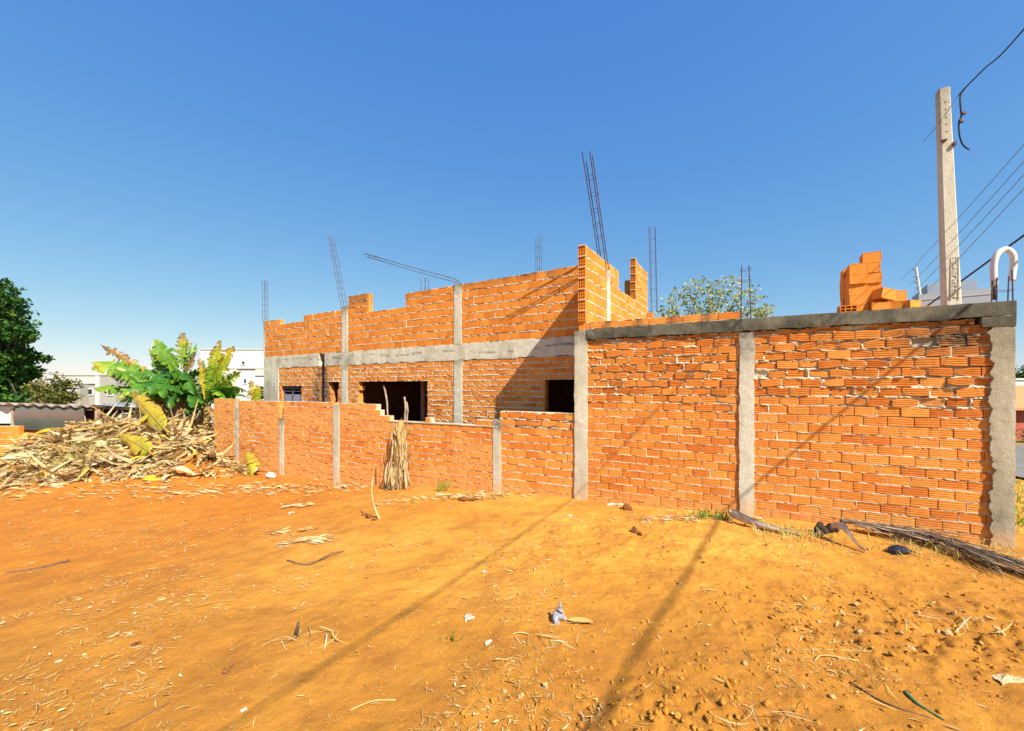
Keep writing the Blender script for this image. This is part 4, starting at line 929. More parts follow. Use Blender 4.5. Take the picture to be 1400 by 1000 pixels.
ground_tube('twig', [(1163, 934, .01), (1198, 955), (1230, 970), (1277, 985)], .0045, 'thin dark twig on the soil beside the green stalk', 'twig', M_TWIG, grp='twigs on the ground')
ground_tube('twig', [(8, 784), (55, 777), (95, 769, .02)], [.010, .013, .010], 'dark straight stick lying at the left edge of the lot', 'twig', M_TWIG, grp='twigs on the ground')
ground_tube('twig', [(393, 767), (420, 773), (452, 762, .03), (470, 755)], [.008, .010, .007, .004], 'dark curved twig below the pale dry frond piece', 'twig', M_TWIG, grp='twigs on the ground')
ground_tube('dry_reed', [(1113, 903), (1126, 898, .01), (1174, 903)], .0045, 'pale bent reed on the bare soil right of centre', 'reed', M_STRAW)
ground_tube('dry_reed', [(1094, 888), (1132, 888), (1205, 891)], .003, 'thin long pale reed lying above the bent reed', 'reed', M_STRAW)
ground_tube('dry_reed', [(478, 972), (510, 961, .01), (541, 958)], .004, 'pale curled reed at the bottom edge of the lot', 'reed', M_STRAW)
ground_tube('dry_reed', [(166, 996), (200, 980), (232, 962)], .003, 'brown reed in the lower left foreground', 'reed', M_TWIG)
# upright stake
g_ = gpt(520, 708); mb = MB(); tube(mb, spline([g_-[0, 0, .05], at(511, 690, g_[1]), at(508, 668, g_[1]), at(511, 652, g_[1]+.05)], 6), [*np.linspace(.016, .007, 19)], 8, rnd=.75); o = mb.build('upright_stalk', M_STRAW, None, True, loc=g_); tag(o, 'pale curved stalk standing upright in the soil before the low wall', 'stalk')
# pale dry frond piece and grey litter
def litter(name, label, cat, px, py, n, L, W, spread, mat, rlo, rhi, seed, lift=.02, dirx=None, flat=.15, grp=None, roll=.6):
    r = np.random.default_rng(seed); c = gpt(px, py); C = c+np.stack([r.normal(0, spread[0], n), r.normal(0, spread[1], n), np.zeros(n)], 1); C[:, 2] = G(C[:, 0], C[:, 1])+lift*(.3+r.random(n))
    d = rdir(n, r, flat)
    if dirx is not None: d = np.asarray(dirx)[None]+r.normal(0, .25, (n, 3))*[1, 1, .4]
    mb = MB(); ribbons(mb, C, d, L*r.uniform(.5, 1.2, n), W*r.uniform(.5, 1.2, n), r.normal(.2, .2, n), r.uniform(rlo, rhi, n), 6, seed=seed, roll=r.normal(0, roll, n)); o = mb.build(name, mat, None, False, loc=c); return tag(o, label, cat, grp)
litter('dry_frond_piece', 'pale broken frond lying on the soil left of centre', 'frond', 428, 741, 34, .26, .02, (.22, .07), M_DRYLEAF, .5, .88, 71, .05, (1, .15, .02))
litter('dry_frond_piece', 'small tan frond scrap below the white litter', 'frond', 405, 728, 14, .22, .022, (.2, .06), M_DRYLEAF, .3, .8, 72, .04, (1, -.2, .02))
litter('dry_frond_piece', 'curled dry leaf scraps near the column foot left of centre', 'frond', 408, 694, 14, .2, .03, (.14, .06), M_DRYLEAF, .4, .9, 73, .05, (1, .1, .05))
litter('dry_leaf', 'yellow brown dry leaf lying right of the grey concrete lump', 'leaf', 792, 853, 5, .26, .04, (.03, .015), M_STRAW, .3, .8, 74, .02, (1, .06, .02), .1, None, .3)
litter('straw_wisp', 'wisp of pale straw left of the grey concrete lump', 'straw', 745, 880, 14, .22, .007, (.12, .05), M_STRAW, .4, 1., 75, .03)
litter('straw_wisp', 'wisp of straw around the short brown stump', 'straw', 415, 876, 16, .25, .008, (.13, .05), M_STRAW, .4, 1., 76, .03)
litter('straw_wisp', 'straw wisp on the churned earth at the lower right', 'straw', 1055, 990, 18, .22, .006, (.12, .06), M_STRAW, .4, 1., 77, .04)
litter('straw_wisp', 'straw strands across the middle right soil', 'straw', 1270, 860, 20, .28, .006, (.35, .1), M_STRAW, .4, 1., 78, .03)
litter('leaf_litter', 'dry leaf litter along the foot of the low wall', 'leaf litter', 640, 681, 120, .16, .025, (.75, .09), M_DRYLEAF, .3, .9, 79, .05, (1, -.45, 0)).__setitem__('kind', 'stuff')
litter('leaf_litter', 'pale litter along the foot of the tall wall', 'leaf litter', 930, 710, 130, .10, .018, (.5, .07), M_DRYLEAF, .5, .9, 80, .03, (1, -.5, 0)).__setitem__('kind', 'stuff')
litter('leaf_litter', 'dry leaf litter before the low wall near the white bag', 'leaf litter', 420, 668, 190, .16, .02, (.9, .25), M_DRYLEAF, .3, .9, 81, .05, (1, -.3, 0)).__setitem__('kind', 'stuff')
litter('leaf_litter', 'pale leaf litter in front of the leaf heap', 'leaf litter', 240, 670, 320, .19, .022, (1.5, .3), M_DRYLEAF, .35, .9, 82, .04, (1, .1, 0)).__setitem__('kind', 'stuff')
litter('leaf_litter', 'greyish dry leaves at the left front of the heap', 'leaf litter', 60, 652, 130, .36, .035, (.7, .4), M_DRYLEAF, .4, .92, 83, .08, (1, .5, 0.1)).__setitem__('kind', 'stuff')
# grass and straw tufts
def tuft(label, px, py, n, h, spread, lo, hi, seed, cat='grass tuft', z=None, p=None):
    r = np.random.default_rng(seed); c = gpt(px, py) if p is None else p; C = c+np.stack([r.normal(0, spread, n), r.normal(0, spread*.6, n), np.zeros(n)], 1); C = c+(C-c)*np.minimum(1, 1.7*spread/(np.linalg.norm(C-c, axis=1)+1e-6))[:, None]; C[:, 2] = G(C[:, 0], C[:, 1])
    d = np.stack([r.normal(0, .55, n), r.normal(0, .4, n), np.ones(n)], 1); d /= np.linalg.norm(d, axis=1)[:, None]; L = h*r.uniform(.5, 1.2, n)
    mb = MB(); up = np.stack([r.normal(0, 1, n), r.normal(0, 1, n), 0*L+.1], 1); ribbons(mb, C+d*L[:, None]*.5, d, L, r.uniform(.004, .009, n)*(1+h), r.normal(0, .35, n), r.uniform(lo, hi, n), 4, up=up, seed=seed)
    o = mb.build('grass_tuft' if spread < .15 else 'dry_grass', M_GRASS, None, False, loc=c); return tag(o, label, cat, 'grass tufts on the lot', 'stuff' if spread > .15 else None)
tuft('bright green grass tuft at the wall foot left of the middle column', 963, 709, 90, .13, .10, .1, .6, 91)
tuft('small green weed at the wall foot by the middle column', 993, 711, 40, .12, .05, .1, .6, 92)
tuft('small green weed before the low wall right of the dead fronds', 604, 672, 40, .22, .06, .1, .6, 93)
tuft('dry straw tuft between the wall and the twin grey spathes', 1080, 735, 170, .11, .2, .8, 1, 94)
tuft('yellow dry grass at the foot of the wall corner', 1330, 757, 200, .09, .35, .78, 1, 95)
tuft('pale dry grass clump on the left of the leaf heap', 62, 607, 420, .38, .42, .8, 1, 96)
tuft('tan dry grass clump in front of the yellow leaf', 118, 632, 380, .34, .36, .8, 1, 97)
tuft('small green sprig on the soil below the middle of the lot', 615, 876, 14, .05, .05, .2, .6, 98)
tuft('dry grass along the foot of the tall wall under the palm frond', 1240, 750, 200, .08, .45, .78, 1, 99)
# lumps
M_GREY = plain('grey_concrete_lump', (.27, .26, .27), .9, .25, 25, .5, 60); M_CLOD = plain('dark_clod', (.17, .065, .018), .95, .3, 20, .5, 60); M_STONE = plain('tan_stone', (.46, .28, .11), .9, .35, 25, .5, 60)
def lumps(name, label, cat, spec, mat, seed, grp=None):
    r = np.random.default_rng(seed); mb = MB(); c0 = None
    for (px, py, s, fl) in spec:
        c = gpt(px, py); c0 = c if c0 is None else c0; s *= .8; lump(mb, c+[0, 0, s*.3*fl], s, r, fl)
    o = mb.build(name, mat, None, False, loc=c0); return tag(o, label, cat, grp)
lumps('concrete_lump', 'broken lump of grey concrete on the soil', 'rubble', [(760, 851, .055, .9), (766, 843, .037, .8), (771, 847, .035, .6)], M_GREY, 3)
g_ = gpt(763, 850); mb = MB(); lump(mb, g_+[.012, .01, .075], .028, np.random.default_rng(4)); lump(mb, g_+[.016, .012, .115], .02, np.random.default_rng(5)); lump(mb, g_+[.0, .005, .04], .04, np.random.default_rng(6))
o = mb.build('concrete_lump', M_GREY, None, True, loc=g_); tag(o, 'upright grey shard standing on the concrete lump', 'rubble')
lumps('dirt_clod', 'dark clod with curled bark beside the upright stalk', 'clod', [(504, 708, .07, .8), (498, 705, .05, 1.), (512, 711, .06, .5)], M_CLOD, 4)
lumps('dirt_clod', 'dark pointed clod in front of the tall wall', 'clod', [(868, 728, .06, 1.2), (875, 731, .05, .6)], M_CLOD, 5)
lumps('dirt_clod', 'dark clod on litter at the foot of the tall wall', 'clod', [(858, 697, .08, .8), (850, 696, .05, .6)], M_CLOD, 6)
lumps('dirt_clod', 'black scorched lump in the left foreground', 'clod', [(184, 883, .03, .8), (190, 880, .022, .6)], M_CLOD, 7)
lumps('dirt_clod', 'dark lump with straw in the lower left foreground', 'clod', [(309, 921, .035, .6), (316, 914, .022, .6)], M_CLOD, 8)
lumps('tree_stump', 'short brown stub sticking out of the soil left of centre', 'stub', [(402, 873, .02, .8)], M_BARK, 9)
lumps('mud_heap', 'brown muddy mound against the low wall litter', 'mound', [(634, 684, .12, .35), (648, 684, .10, .3)], M_CLOD, 10)
g_ = gpt(404, 872); mb = MB(); tube(mb, [g_-[0, 0, .02], g_+[.012, 0, .055], g_+[.02, 0, .10]], [.014, .011, .008], 7); o = mb.build('wood_stub', M_BARK, None, True, loc=g_); tag(o, 'small brown splinter of wood standing in the soil', 'stub')
r = np.random.default_rng(17); first = None
sp = [(1170, 830), (1225, 857), (1277, 825), (1272, 829), (1120, 850), (1215, 838), (1330, 850), (1362, 862), (1368, 870), (1245, 888), (1305, 845), (1188, 845), (1150, 838), (1100, 820), (1295, 868), (1232, 870), (1340, 880), (1018, 908), (1066, 906), (1138, 955), (930, 800), (960, 765), (745, 940), (712, 955), (690, 945), (1282, 865), (1255, 842), (1350, 845), (1205, 870), (1175, 868)]
for (px, py) in sp:
    c = gpt(px, py); s = r.uniform(.012, .026); mb = MB(); lump(mb, [0, 0, s*.3], s, r, .7); 
    o = mb.build('stone', M_STONE, None, False); o.location = Vector(c); tag(o, 'small tan stone among others on the bare soil', 'stone', 'loose stones on the soil')
def scrap(label, px, py, sx, sy, seed, mat=None, lift=.02, amp=.35, nm='plastic_scrap'):
    sx *= .7; sy *= .7; r = np.random.default_rng(seed); c = gpt(px, py); n = 9; u, v = np.meshgrid(np.linspace(-1, 1, n), np.linspace(-1, 1, n), indexing='ij')
    a = r.uniform(0, 3); rr = .55+.75*vn2(u*1.6+9, v*1.6, seed)
    x = (u*.8*sx*math.cos(a*.3)-v*sy*math.sin(a*.3))*rr; y = (u*sx*math.sin(a*.3)+v*sy*math.cos(a*.3))*rr; z = lift*.7+2.2*amp*min(sx, sy)*(fbm(u*2.2+seed, v*2.2, 3, seed)-.25)-.3*min(sx, sy)*(u**2+v**2)
    th = .004+.0*z; V = np.stack([x, y, z], -1).reshape(-1, 3); V2 = V-[0, 0, .006]; Q = gq(n, n); bd = list(range(n))+[i*n+n-1 for i in range(1, n)]+[(n-1)*n+j for j in range(n-2, -1, -1)]+[i*n for i in range(n-2, 0, -1)]
    sq = [[bd[i], bd[(i+1) % len(bd)], bd[(i+1) % len(bd)]+n*n, bd[i]+n*n] for i in range(len(bd))]
    mb = MB(); mb.add(np.concatenate([V, V2])+c, np.concatenate([Q, Q+n*n, sq])); o = mb.build(nm, mat or M_CLOUDY, None, False, loc=c); return tag(o, label, 'plastic scrap' if nm == 'plastic_scrap' else 'bag', 'scraps of litter' if nm == 'plastic_scrap' else None)
M_PALE = plain('pale_bark', (.44, .32, .17), .9, .25, 20, .4, 50); M_CLOUDY = plain('cloudy_plastic', (.46, .39, .29), .7, .3, 25)
scrap('white crumpled scrap at the wall foot near the boundary column', 835, 690, .14, .05, 1); scrap('white scrap beside the dark clod at the wall foot', 848, 691, .08, .04, 2)
scrap('bluish white scrap at the foot of the low wall under the weed', 602, 677, .12, .05, 3); scrap('white chip lying among the frond pieces left of centre', 398, 702, .07, .04, 4)
scrap('flat white scrap near the middle of the bare soil', 668, 879, .045, .018, 5); scrap('cloudy plastic sheet piece in the middle of the lot', 640, 846, .06, .05, 6, M_CLOUDY)
scrap('pale plaster rubble at the foot of the column by the low wall', 468, 668, .17, .07, 7, M_CLOUDY, .03, .9); scrap('small white chip in the left foreground', 185, 840, .018, .016, 8)
scrap('white pebble like chip at the bottom left of centre', 333, 974, .022, .014, 9); scrap('small white chip in the right middle soil', 1225, 857, .02, .012, 10); scrap('pale strip of bark at the right edge of the lot', 1378, 928, .16, .045, 11, M_PALE, .012, .3)
scrap('white flake on the soil before the tall wall', 780, 706, .05, .03, 12); scrap('light flake right of the frond bundle on soil', 662, 783, .03, .02, 13)
# white bag and black bag
def bag(name, label, px, py, s, mat, seed, sq=(1.2, .8, .75)):
    r = np.random.default_rng(seed); c = gpt(px, py); k = 1+.5*(fbm(IV[:, 0]*2.4+seed, IV[:, 1]*2.4+IV[:, 2]*1.9, 4, seed, .7)-.5)*2; V = IV*k[:, None]*s*np.array(sq); V[:, 2] = np.maximum(V[:, 2], -s*.55)+s*.5
    o = MB().add(V+c, None, IT).build(name, mat, None, False, loc=c); return tag(o, label, 'bag')
bag('white_bag', 'rounded white bag at the foot of the low wall beside the heap', 370, 654, .105, M_WHITE, 3)
M_BAGB = plain('black_bag_plastic', (.02, .02, .03), .3); bag('black_bag', 'crumpled black plastic bag on straw under the palm frond', 1229, 757, .068, M_BAGB, 5, (1.5, .8, .55))
# palm frond lying along the wall foot on the right
fr_ = [(1148, 724, .10), (1205, 733, .09), (1265, 744, .09), (1330, 766, .08), (1400, 785, .06), (1450, 800, .04)]
P = []
for a_, b_, h in fr_: g_ = gpt(a_, b_); g_[2] += h; P.append(g_)
C_ = spline(P, 12); o = thing('palm_frond', 'long dry grey palm frond lying along the wall foot at right', 'palm frond', C_[0])
mb = MB(); tube(mb, C_, np.linspace(.02, .007, len(C_)), 7, rnd=.3); M_FROND = mk_leaf('dry_frond', [(0, (.07, .05, .035)), (.4, (.20, .15, .10)), (.75, (.40, .31, .21)), (1, (.56, .46, .33))], .1)
mb.build('rachis', M_FROND, o, True)
r = np.random.default_rng(23); n = 300; idx = np.clip((r.random(n)*(len(C_)-6)).astype(int), 0, len(C_)-6); tg = C_[np.minimum(idx+4, len(C_)-1)]-C_[idx]; tg /= np.linalg.norm(tg, axis=1)[:, None]
sdv = np.cross(tg, [0, 0, 1.]); sg_ = r.choice([-1, 1], n)
d = tg*1.0+sdv*(sg_*r.uniform(.05, .38, n))[:, None]+np.stack([0*idx, 0*idx, r.normal(-.08, .07, n)], 1); L = r.uniform(.3, .75, n)
mb = MB(); ribbons(mb, C_[idx]+d*L[:, None]*.5+[0, 0, .02], d, L, r.uniform(.006, .016, n), r.normal(.08, .10, n), r.random(n), 6, seed=6, roll=r.normal(0, .8, n)); mb.build('leaflets', M_FROND, o)
# dark flower stalk base and grey spathe
lumps('dry_fruit_cluster', 'dark burnt palm fruit cluster at the left end of the frond', 'fruit cluster', [(1121, 729, .08, 1.3), (1127, 728, .075, 1.4), (1134, 727, .08, 1.2), (1140, 727, .07, 1.2), (1119, 732, .06, 1.2)], plain('charred', (.035, .022, .016), .95, .4, 40, .8, 60), 12)
def spathe(label, pts, widths, seed):
    mb = MB(); P = []
    for a_, b_, h in pts: g_ = gpt(a_, b_); g_[2] += h; P.append(g_)
    C_ = spline(P, 6); n = len(C_); T = np.gradient(C_, axis=0); T /= np.linalg.norm(T, axis=1)[:, None]; Sd = np.cross(T, [0, 0, 1.]); Sd /= np.linalg.norm(Sd, axis=1)[:, None]; Un = np.cross(Sd, T)
    W = np.interp(np.linspace(0, 1, n), np.linspace(0, 1, len(widths)), widths); an = np.linspace(-1.9, 1.9, 9)
    for k_, off in ((1., 0), (.82, 1)):
        V = C_[:, None]+(Sd[:, None]*np.sin(an)[None, :, None]-Un[:, None]*(np.cos(an)[None, :, None]-.5))*W[:, None, None]*k_; mb.add(V.reshape(-1, 3), gq(n, 9))
    o = mb.build('palm_spathe', M_GREYW, None, True, loc=P[0]); return tag(o, label, 'palm spathe', 'dry palm spathes at the wall foot')
spathe('long grey palm spathe curving along the foot of the middle column', [(998, 712, .13), (1003, 714, .085), (1025, 721, .055), (1050, 726, .035), (1078, 730, .02), (1095, 733, .01)], [.035, .06, .05, .045, .03, .012], 1)
spathe('grey palm spathe with a broad raised end beside the burnt fruit cluster', [(1140, 738, .13), (1149, 741, .16), (1158, 746, .13), (1170, 751, .06), (1184, 757, .01)], [.03, .045, .022, .013, .009], 2)
# ------------------------------------------------------------------ trees
def leaf_cloud(mb, C, size, r, rlo=0., rhi=1., upb=.6):
    n = len(C); nrm = r.normal(0, 1, (n, 3)); nrm[:, 2] = np.abs(nrm[:, 2])+upb; nrm /= np.linalg.norm(nrm, axis=1)[:, None]
    a = np.cross(nrm, r.normal(0, 1, (n, 3))); a /= np.linalg.norm(a, axis=1)[:, None]; b_ = np.cross(nrm, a); s = size*r.uniform(.6, 1.3, n)[:, None]
    V = np.stack([C-a*s, C+b_*s*.42-nrm*s*.1, C+a*s, C-b_*s*.42-nrm*s*.1], 1); mb.add(V.reshape(-1, 3), np.arange(n*4).reshape(-1, 4), rnd=np.repeat(r.uniform(rlo, rhi, n), 4))
def tree(name, label, base, trunk_h, clumps, per, size, mat, r0, seed, cat='tree', flat=.6, grp=None):
    r = np.random.default_rng(seed); base = np.asarray(base, float); o = thing(name, label, cat, base, grp); mb = MB(); tp_ = base+[0, 0, trunk_h]
    tube(mb, spline([base-[0, 0, .3], base+[.05*trunk_h*.3, 0, trunk_h*.5], tp_], 5), np.linspace(r0, r0*.55, 11), 8)
    for c in clumps[::2]: tube(mb, spline([tp_-[0, 0, trunk_h*.25*r.random()], (tp_+c[:3])/2+r.normal(0, .15, 3), np.asarray(c[:3])], 4), np.linspace(r0*.28, r0*.04, 9), 6)
    mb.build('trunk', M_BARK, o, True); mb = MB()
    for c in clumps:
        n = int(per*c[3]*c[4]); d = r.normal(0, 1, (n, 3)); d /= np.linalg.norm(d, axis=1)[:, None]; rad = r.random(n)**.45
        leaf_cloud(mb, np.asarray(c[:3])+d*rad[:, None]*np.array([c[3], c[3], c[4]]), size, r, max(0, c[5]-.35), min(1, c[5]+.35), flat)
    mb.build('crown', mat, o); return o
r = np.random.default_rng(41); DT = 21.; cl = []
outline = [(392, 5), (405, 22), (420, 30), (440, 38), (460, 46), (480, 42), (500, 58), (515, 45), (535, 40), (548, 38)]
for k in range(130):
    py = r.uniform(388, 552); edge = np.interp(py, [o_[0] for o_ in outline], [o_[1] for o_ in outline]); lft = -130+(550-py)*-.1
    px = edge-12-abs(r.normal(0, 1))*55 if r.random() < .7 else r.uniform(lft, edge-10)
    if px < -190: continue
    c = at(px, py, DT+r.normal(0, 1.3)); cl.append((*c, r.uniform(.5, 1.0), r.uniform(.22, .42), r.uniform(.2, .8)))
for (px, py, a_) in ((52, 488, .7), (45, 442, .55), (62, 491, .5), (30, 412, .6), (8, 386, .45), (25, 395, .45), (40, 462, .5)): c = at(px-8, py, DT-.5); cl.append((*c, a_, .22, .6))
for k in range(30): c = at(r.uniform(-150, 20), r.uniform(420, 550), DT+1.2); cl.append((*c, 1.1, .8, .1))
tree('broadleaf_tree', 'tall dark green leafy tree at the left edge', [-25.5, DT, -2.2], 4.0, cl, 520, .15, M_TREE, .30, 42)
cl = []; DO = 18.5; r = np.random.default_rng(43)
for k in range(34): px = r.uniform(42, 98); py = 548-abs(r.normal(0, 1))*(34-abs(px-72)*.75)*.75-2; c = at(px, py, DO+r.normal(0, .5)); cl.append((*c, r.uniform(.28, .5), r.uniform(.2, .35), r.uniform(.2, .9)))
tree('olive_shrub', 'small olive and yellow shrub tree between the dark tree and the grey building', [-20.6, DO, -1.6], 1.6, cl, 420, .10, M_OLIVE, .12, 44, 'shrub')
# pale blossom tree behind the tall wall
o = thing('flowering_tree', 'sparse tree with pale yellow blossom showing above the tall wall', 'tree', [5.2, 11.5, -.2]); DF = 11.5; r = np.random.default_rng(45)
mb = MB(); mf = MB(); root = np.array([5.3, DF, -.3]); fork = at(965, 470, DF); tube(mb, spline([root, (root+fork)/2+[.1, 0, 0], fork], 5), np.linspace(.16, .1, 11), 8)
tips = [(915, 412), (928, 402), (941, 390), (955, 387), (962, 398), (975, 392), (990, 388), (1003, 383), (1010, 394), (1020, 404), (1035, 408), (1045, 427), (1048, 422), (935, 412), (950, 408), (972, 408), (985, 405), (998, 398), (920, 425), (945, 424), (962, 420), (980, 424), (1030, 425), (905, 428), (1005, 415), (1040, 432), (1015, 428), (925, 433), (995, 430)]
for (px, py) in tips:
    e = at(px+r.normal(0, 1.5), py, DF+r.normal(0, .5)); m1 = (fork+e)/2+r.normal(0, .12, 3)+[0, 0, -.1]; tube(mb, spline([fork, m1, e], 5), np.linspace(.022, .004, 11), 5)
    n = int(r.integers(26, 52)); C = e+r.normal(0, 1, (n, 3))*[.13, .18, .10]; leaf_cloud(mf, C, .06, r, .25, 1., .2)
    n = 16; C = e+(m1-e)*r.random((n, 1))*.6+r.normal(0, .06, (n, 3)); leaf_cloud(mf, C, .06, r, 0, .5, .2)
mb.build('trunk', M_BARK, o, True); mf.build('crown', M_FLOWER, o)
# ------------------------------------------------------------------ left: shed, far buildings
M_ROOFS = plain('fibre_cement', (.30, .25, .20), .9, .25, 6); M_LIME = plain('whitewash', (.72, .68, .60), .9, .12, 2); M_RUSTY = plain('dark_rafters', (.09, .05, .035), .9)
def mk_tarp():
    t = NT('mesh_tarp'); z = t.n('ShaderNodeSeparateXYZ', {0: t.pos()}).outputs[2]; nz = t.noise(1.6, 4)
    f = t.math('ADD', z, t.math('MULTIPLY', t.math('SUBTRACT', nz, .5), .25))
    c = t.ramp(t.n('ShaderNodeMapRange', {0: f, 1: .25, 2: 1.25}).outputs[0], [(0, (.075, .085, .066)), (.36, (.09, .095, .075)), (.44, (.135, .095, .078)), (.56, (.14, .10, .08)), (.66, (.105, .108, .088)), (1, (.115, .118, .095))])
    return t.out(c, .8)
M_TARP = mk_tarp()
SD = 12.6
sh = thing('garden_shed', 'low garden shed with corrugated roof and grey mesh curtain beyond the heap', 'shed', [*at(55, 600, SD)[:2], -.4])
mb = MB(); xa, xb = at(-140, 550, SD)[0], at(137, 550, SD)[0]; zr = at(0, 553.5, SD)[2]; n = 160; X_ = np.linspace(xa, xb, n); V = []
zz_ = zr+.04*np.sin((X_-xa)*2*np.pi/.36)+.05*np.clip((X_+13.0)/-2.5, 0, 1)-.035*np.exp(-((X_+13.2)/.9)**2)
for y_, dz, t_ in ((SD-.25, 0, 0), (SD+2.6, -.30, 0), (SD+2.6, -.30, -.018), (SD-.25, 0, -.022)): V.append(np.stack([X_, np.full(n, y_), zz_+dz+t_], 1))
V.append(V[0]); mb.add(np.concatenate(V), gq(5, n)); mb.build('corrugated_roof', M_ROOFS, sh, True)
mb = MB(); x0, x1 = at(21, 560, SD-.2)[0], at(113, 560, SD-.2)[0]; n = 40; u, v = np.meshgrid(np.linspace(0, 1, n), np.linspace(0, 1, 14), indexing='ij'); zb_ = at(0, 586.5, SD)[2]
bul = np.sin(np.pi*v)*.05; xx = x0+u*(x1-x0)-(.09*np.sin(np.pi*v))*(2*u-1)*-.5*(np.abs(2*u-1) > .6); zt_ = zr-.02-.03*np.sin(np.pi*u); zl_ = zb_-.04*np.sin(np.pi*u)+.10*sst(.9, 1, u); Zt = zl_+v*(zt_-zl_)
Yt = SD-.16+.05*(fbm(u*4, v*1.2, 3, 6)-.5)-bul; V = np.stack([xx, Yt, Zt], -1); V2 = V+[0, .006, 0]; mb.add(np.concatenate([V.reshape(-1, 3), V2.reshape(-1, 3)]), np.concatenate([gq(n, 14), gq(n, 14)+n*14])); mb.build('mesh_curtain', M_TARP, sh, True)
mb = MB(); xw0, xw1 = at(-140, 560, SD)[0], at(20.5, 560, SD)[0]; zA, zB_ = at(0, 579, SD)[2], zr-.05; bx(mb, [(xw0+xw1)/2, SD+.02, (zA+zB_)/2], (xw1-xw0)/2, .05, (zB_-zA)/2); mb.build('white_board', M_LIME, sh)
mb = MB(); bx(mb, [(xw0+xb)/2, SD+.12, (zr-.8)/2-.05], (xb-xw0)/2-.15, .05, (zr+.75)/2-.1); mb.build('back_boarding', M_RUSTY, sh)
mb = MB()
for px in (19.5, 114, 134, -60): p = at(px, 560, SD); bx(mb, [p[0], SD-.02, .1], .04, .04, zr-.13-.1+.0)
mb.build('posts', M_WOOD, sh)
mb = MB(); bx(mb, [(at(22, 590, SD)[0]+at(112, 590, SD)[0])/2, SD-.02, zb_-.28], (x1-x0)/2, .06, .24); mb.build('brick_base', M_BRICK, sh)
bl_ = thing('block_wall', 'low wall of large orange hollow blocks at the left edge', 'wall', [*at(0, 610, 11.9)[:2], -.2]); xk0, xk1 = at(-160, 590, 11.9)[0], at(25, 590, 11.9)[0]; zk = at(0, 583, 11.9)[2]
brick_panel('block_courses', bl_, np.array([xk1, 11.9]), np.array([-1., 0]), np.array([0, 1.]), [(zk-.19*(5-k), zk-.19*(4-k), [(0, xk1-xk0)]) for k in range(5)], .39, rough=lambda t, z: 0*t+.05, thick=.14, res=.05, nu=3, prof=RIB, rib=.006, seed=71, mats=[M_BRICK2, M_MORTAR], joint=.012)
# second low white roof
wr = thing('white_roof_shed', 'low lean-to with whitish sheet roof beyond the leaf heap', 'shed', [*at(146, 570, 14)[:2], -.6]); mb = MB(); n = 60; xa, xb = at(118, 560, 13.4)[0], at(176, 560, 13.4)[0]; X_ = np.linspace(xa, xb, n); V = []
for y_, z_ in ((13.4, at(0, 573, 13.4)[2]), (13.4, at(0, 566.5, 13.4)[2]), (15.6, at(0, 552.5, 15.6)[2]), (15.6, at(0, 552.5, 15.6)[2]-.06)): V.append(np.stack([X_+(y_-13.4)*-.75, np.full(n, y_), z_+.014*np.sin((X_-xa)*2*np.pi/.17)], 1))
mb.add(np.concatenate(V), gq(4, n)); mb.build('roof_sheet', plain('bluish_sheet', (.62, .64, .64), .6, .08, 2), wr, True); mb = MB(); bx(mb, [(xa+xb)/2-.7, 14.6, -.1], (xb-xa)/2-.1, .9, .75); mb.build('lean_to_wall', M_LIME, wr)
# far buildings
M_FAC = plain('grey_render', (.34, .315, .27), .9, .06, .3); M_FACW = plain('white_render', (.60, .585, .55), .9, .05, .3); M_FACG = plain('pale_grey_render', (.50, .48, .42), .9, .05, .3); M_GLASS = plain('dark_window', (.04, .035, .045), .3)
def building(name, label, x0, x1, ytop, depth, ylen, mat, wins, zbase=-6., bands=None, cols=None, parapet=.12):
    xa, xb = at(x0, 0, depth)[0], at(x1, 0, depth)[0]; zt = at(0, ytop, depth)[2]; o = thing(name, label, 'building', [(xa+xb)/2, depth, zbase])
    mb = MB(); bx(mb, [(xa+xb)/2, depth+ylen/2, (zbase+zt)/2], (xb-xa)/2, ylen/2, (zt-zbase)/2); mb.build('wall', mat, o)
    mb = MB(); bx(mb, [(xa+xb)/2, depth+ylen/2, zt+parapet/2], (xb-xa)/2+.08, ylen/2+.08, parapet/2); mb.build('parapet', M_FACG, o)
    for (px, py, w, h) in wins:
        c = at(px, py, depth); mb = MB(); hw = w/2*depth/F; hh = h/2*depth/F
        for sx in (-1, 1): bx(mb, [c[0]+sx*(hw+.05), depth-.03, c[2]], .05, .05, hh+.1)
        for sz in (-1, 1): bx(mb, [c[0], depth-.03, c[2]+sz*(hh+.05)], hw, .05, .05)
        f = mb.build('window', M_FACW, o); mb = MB(); bx(mb, [c[0], depth-.004, c[2]], hw, .015, hh); p = mb.build('pane', M_GLASS); p.parent = f
    for (px0, px1, py0, py1, pr, m_) in (bands or []):
        a_ = at(px0, py0, depth); b_ = at(px1, py1, depth); mb = MB(); bx(mb, [(a_[0]+b_[0])/2, depth-pr/2-.002, (a_[2]+b_[2])/2], abs(b_[0]-a_[0])/2, pr/2, abs(a_[2]-b_[2])/2); mb.build('facade_panel', m_, o)
    return o
building('grey_apartment_block', 'pale grey flat roofed block with three dark windows beyond the shed', 84, 158, 513.5, 42, 12, M_FAC, [(109, 536, 5, 7), (124.5, 536, 5, 7), (151, 536, 6, 8)], bands=[(102, 132, 515, 525, .12, M_FACG), (133, 136, 514, 560, .2, M_FACW), (118, 122, 526, 556, .9, M_FAC), (86, 101, 515, 560, .06, M_FACG)])
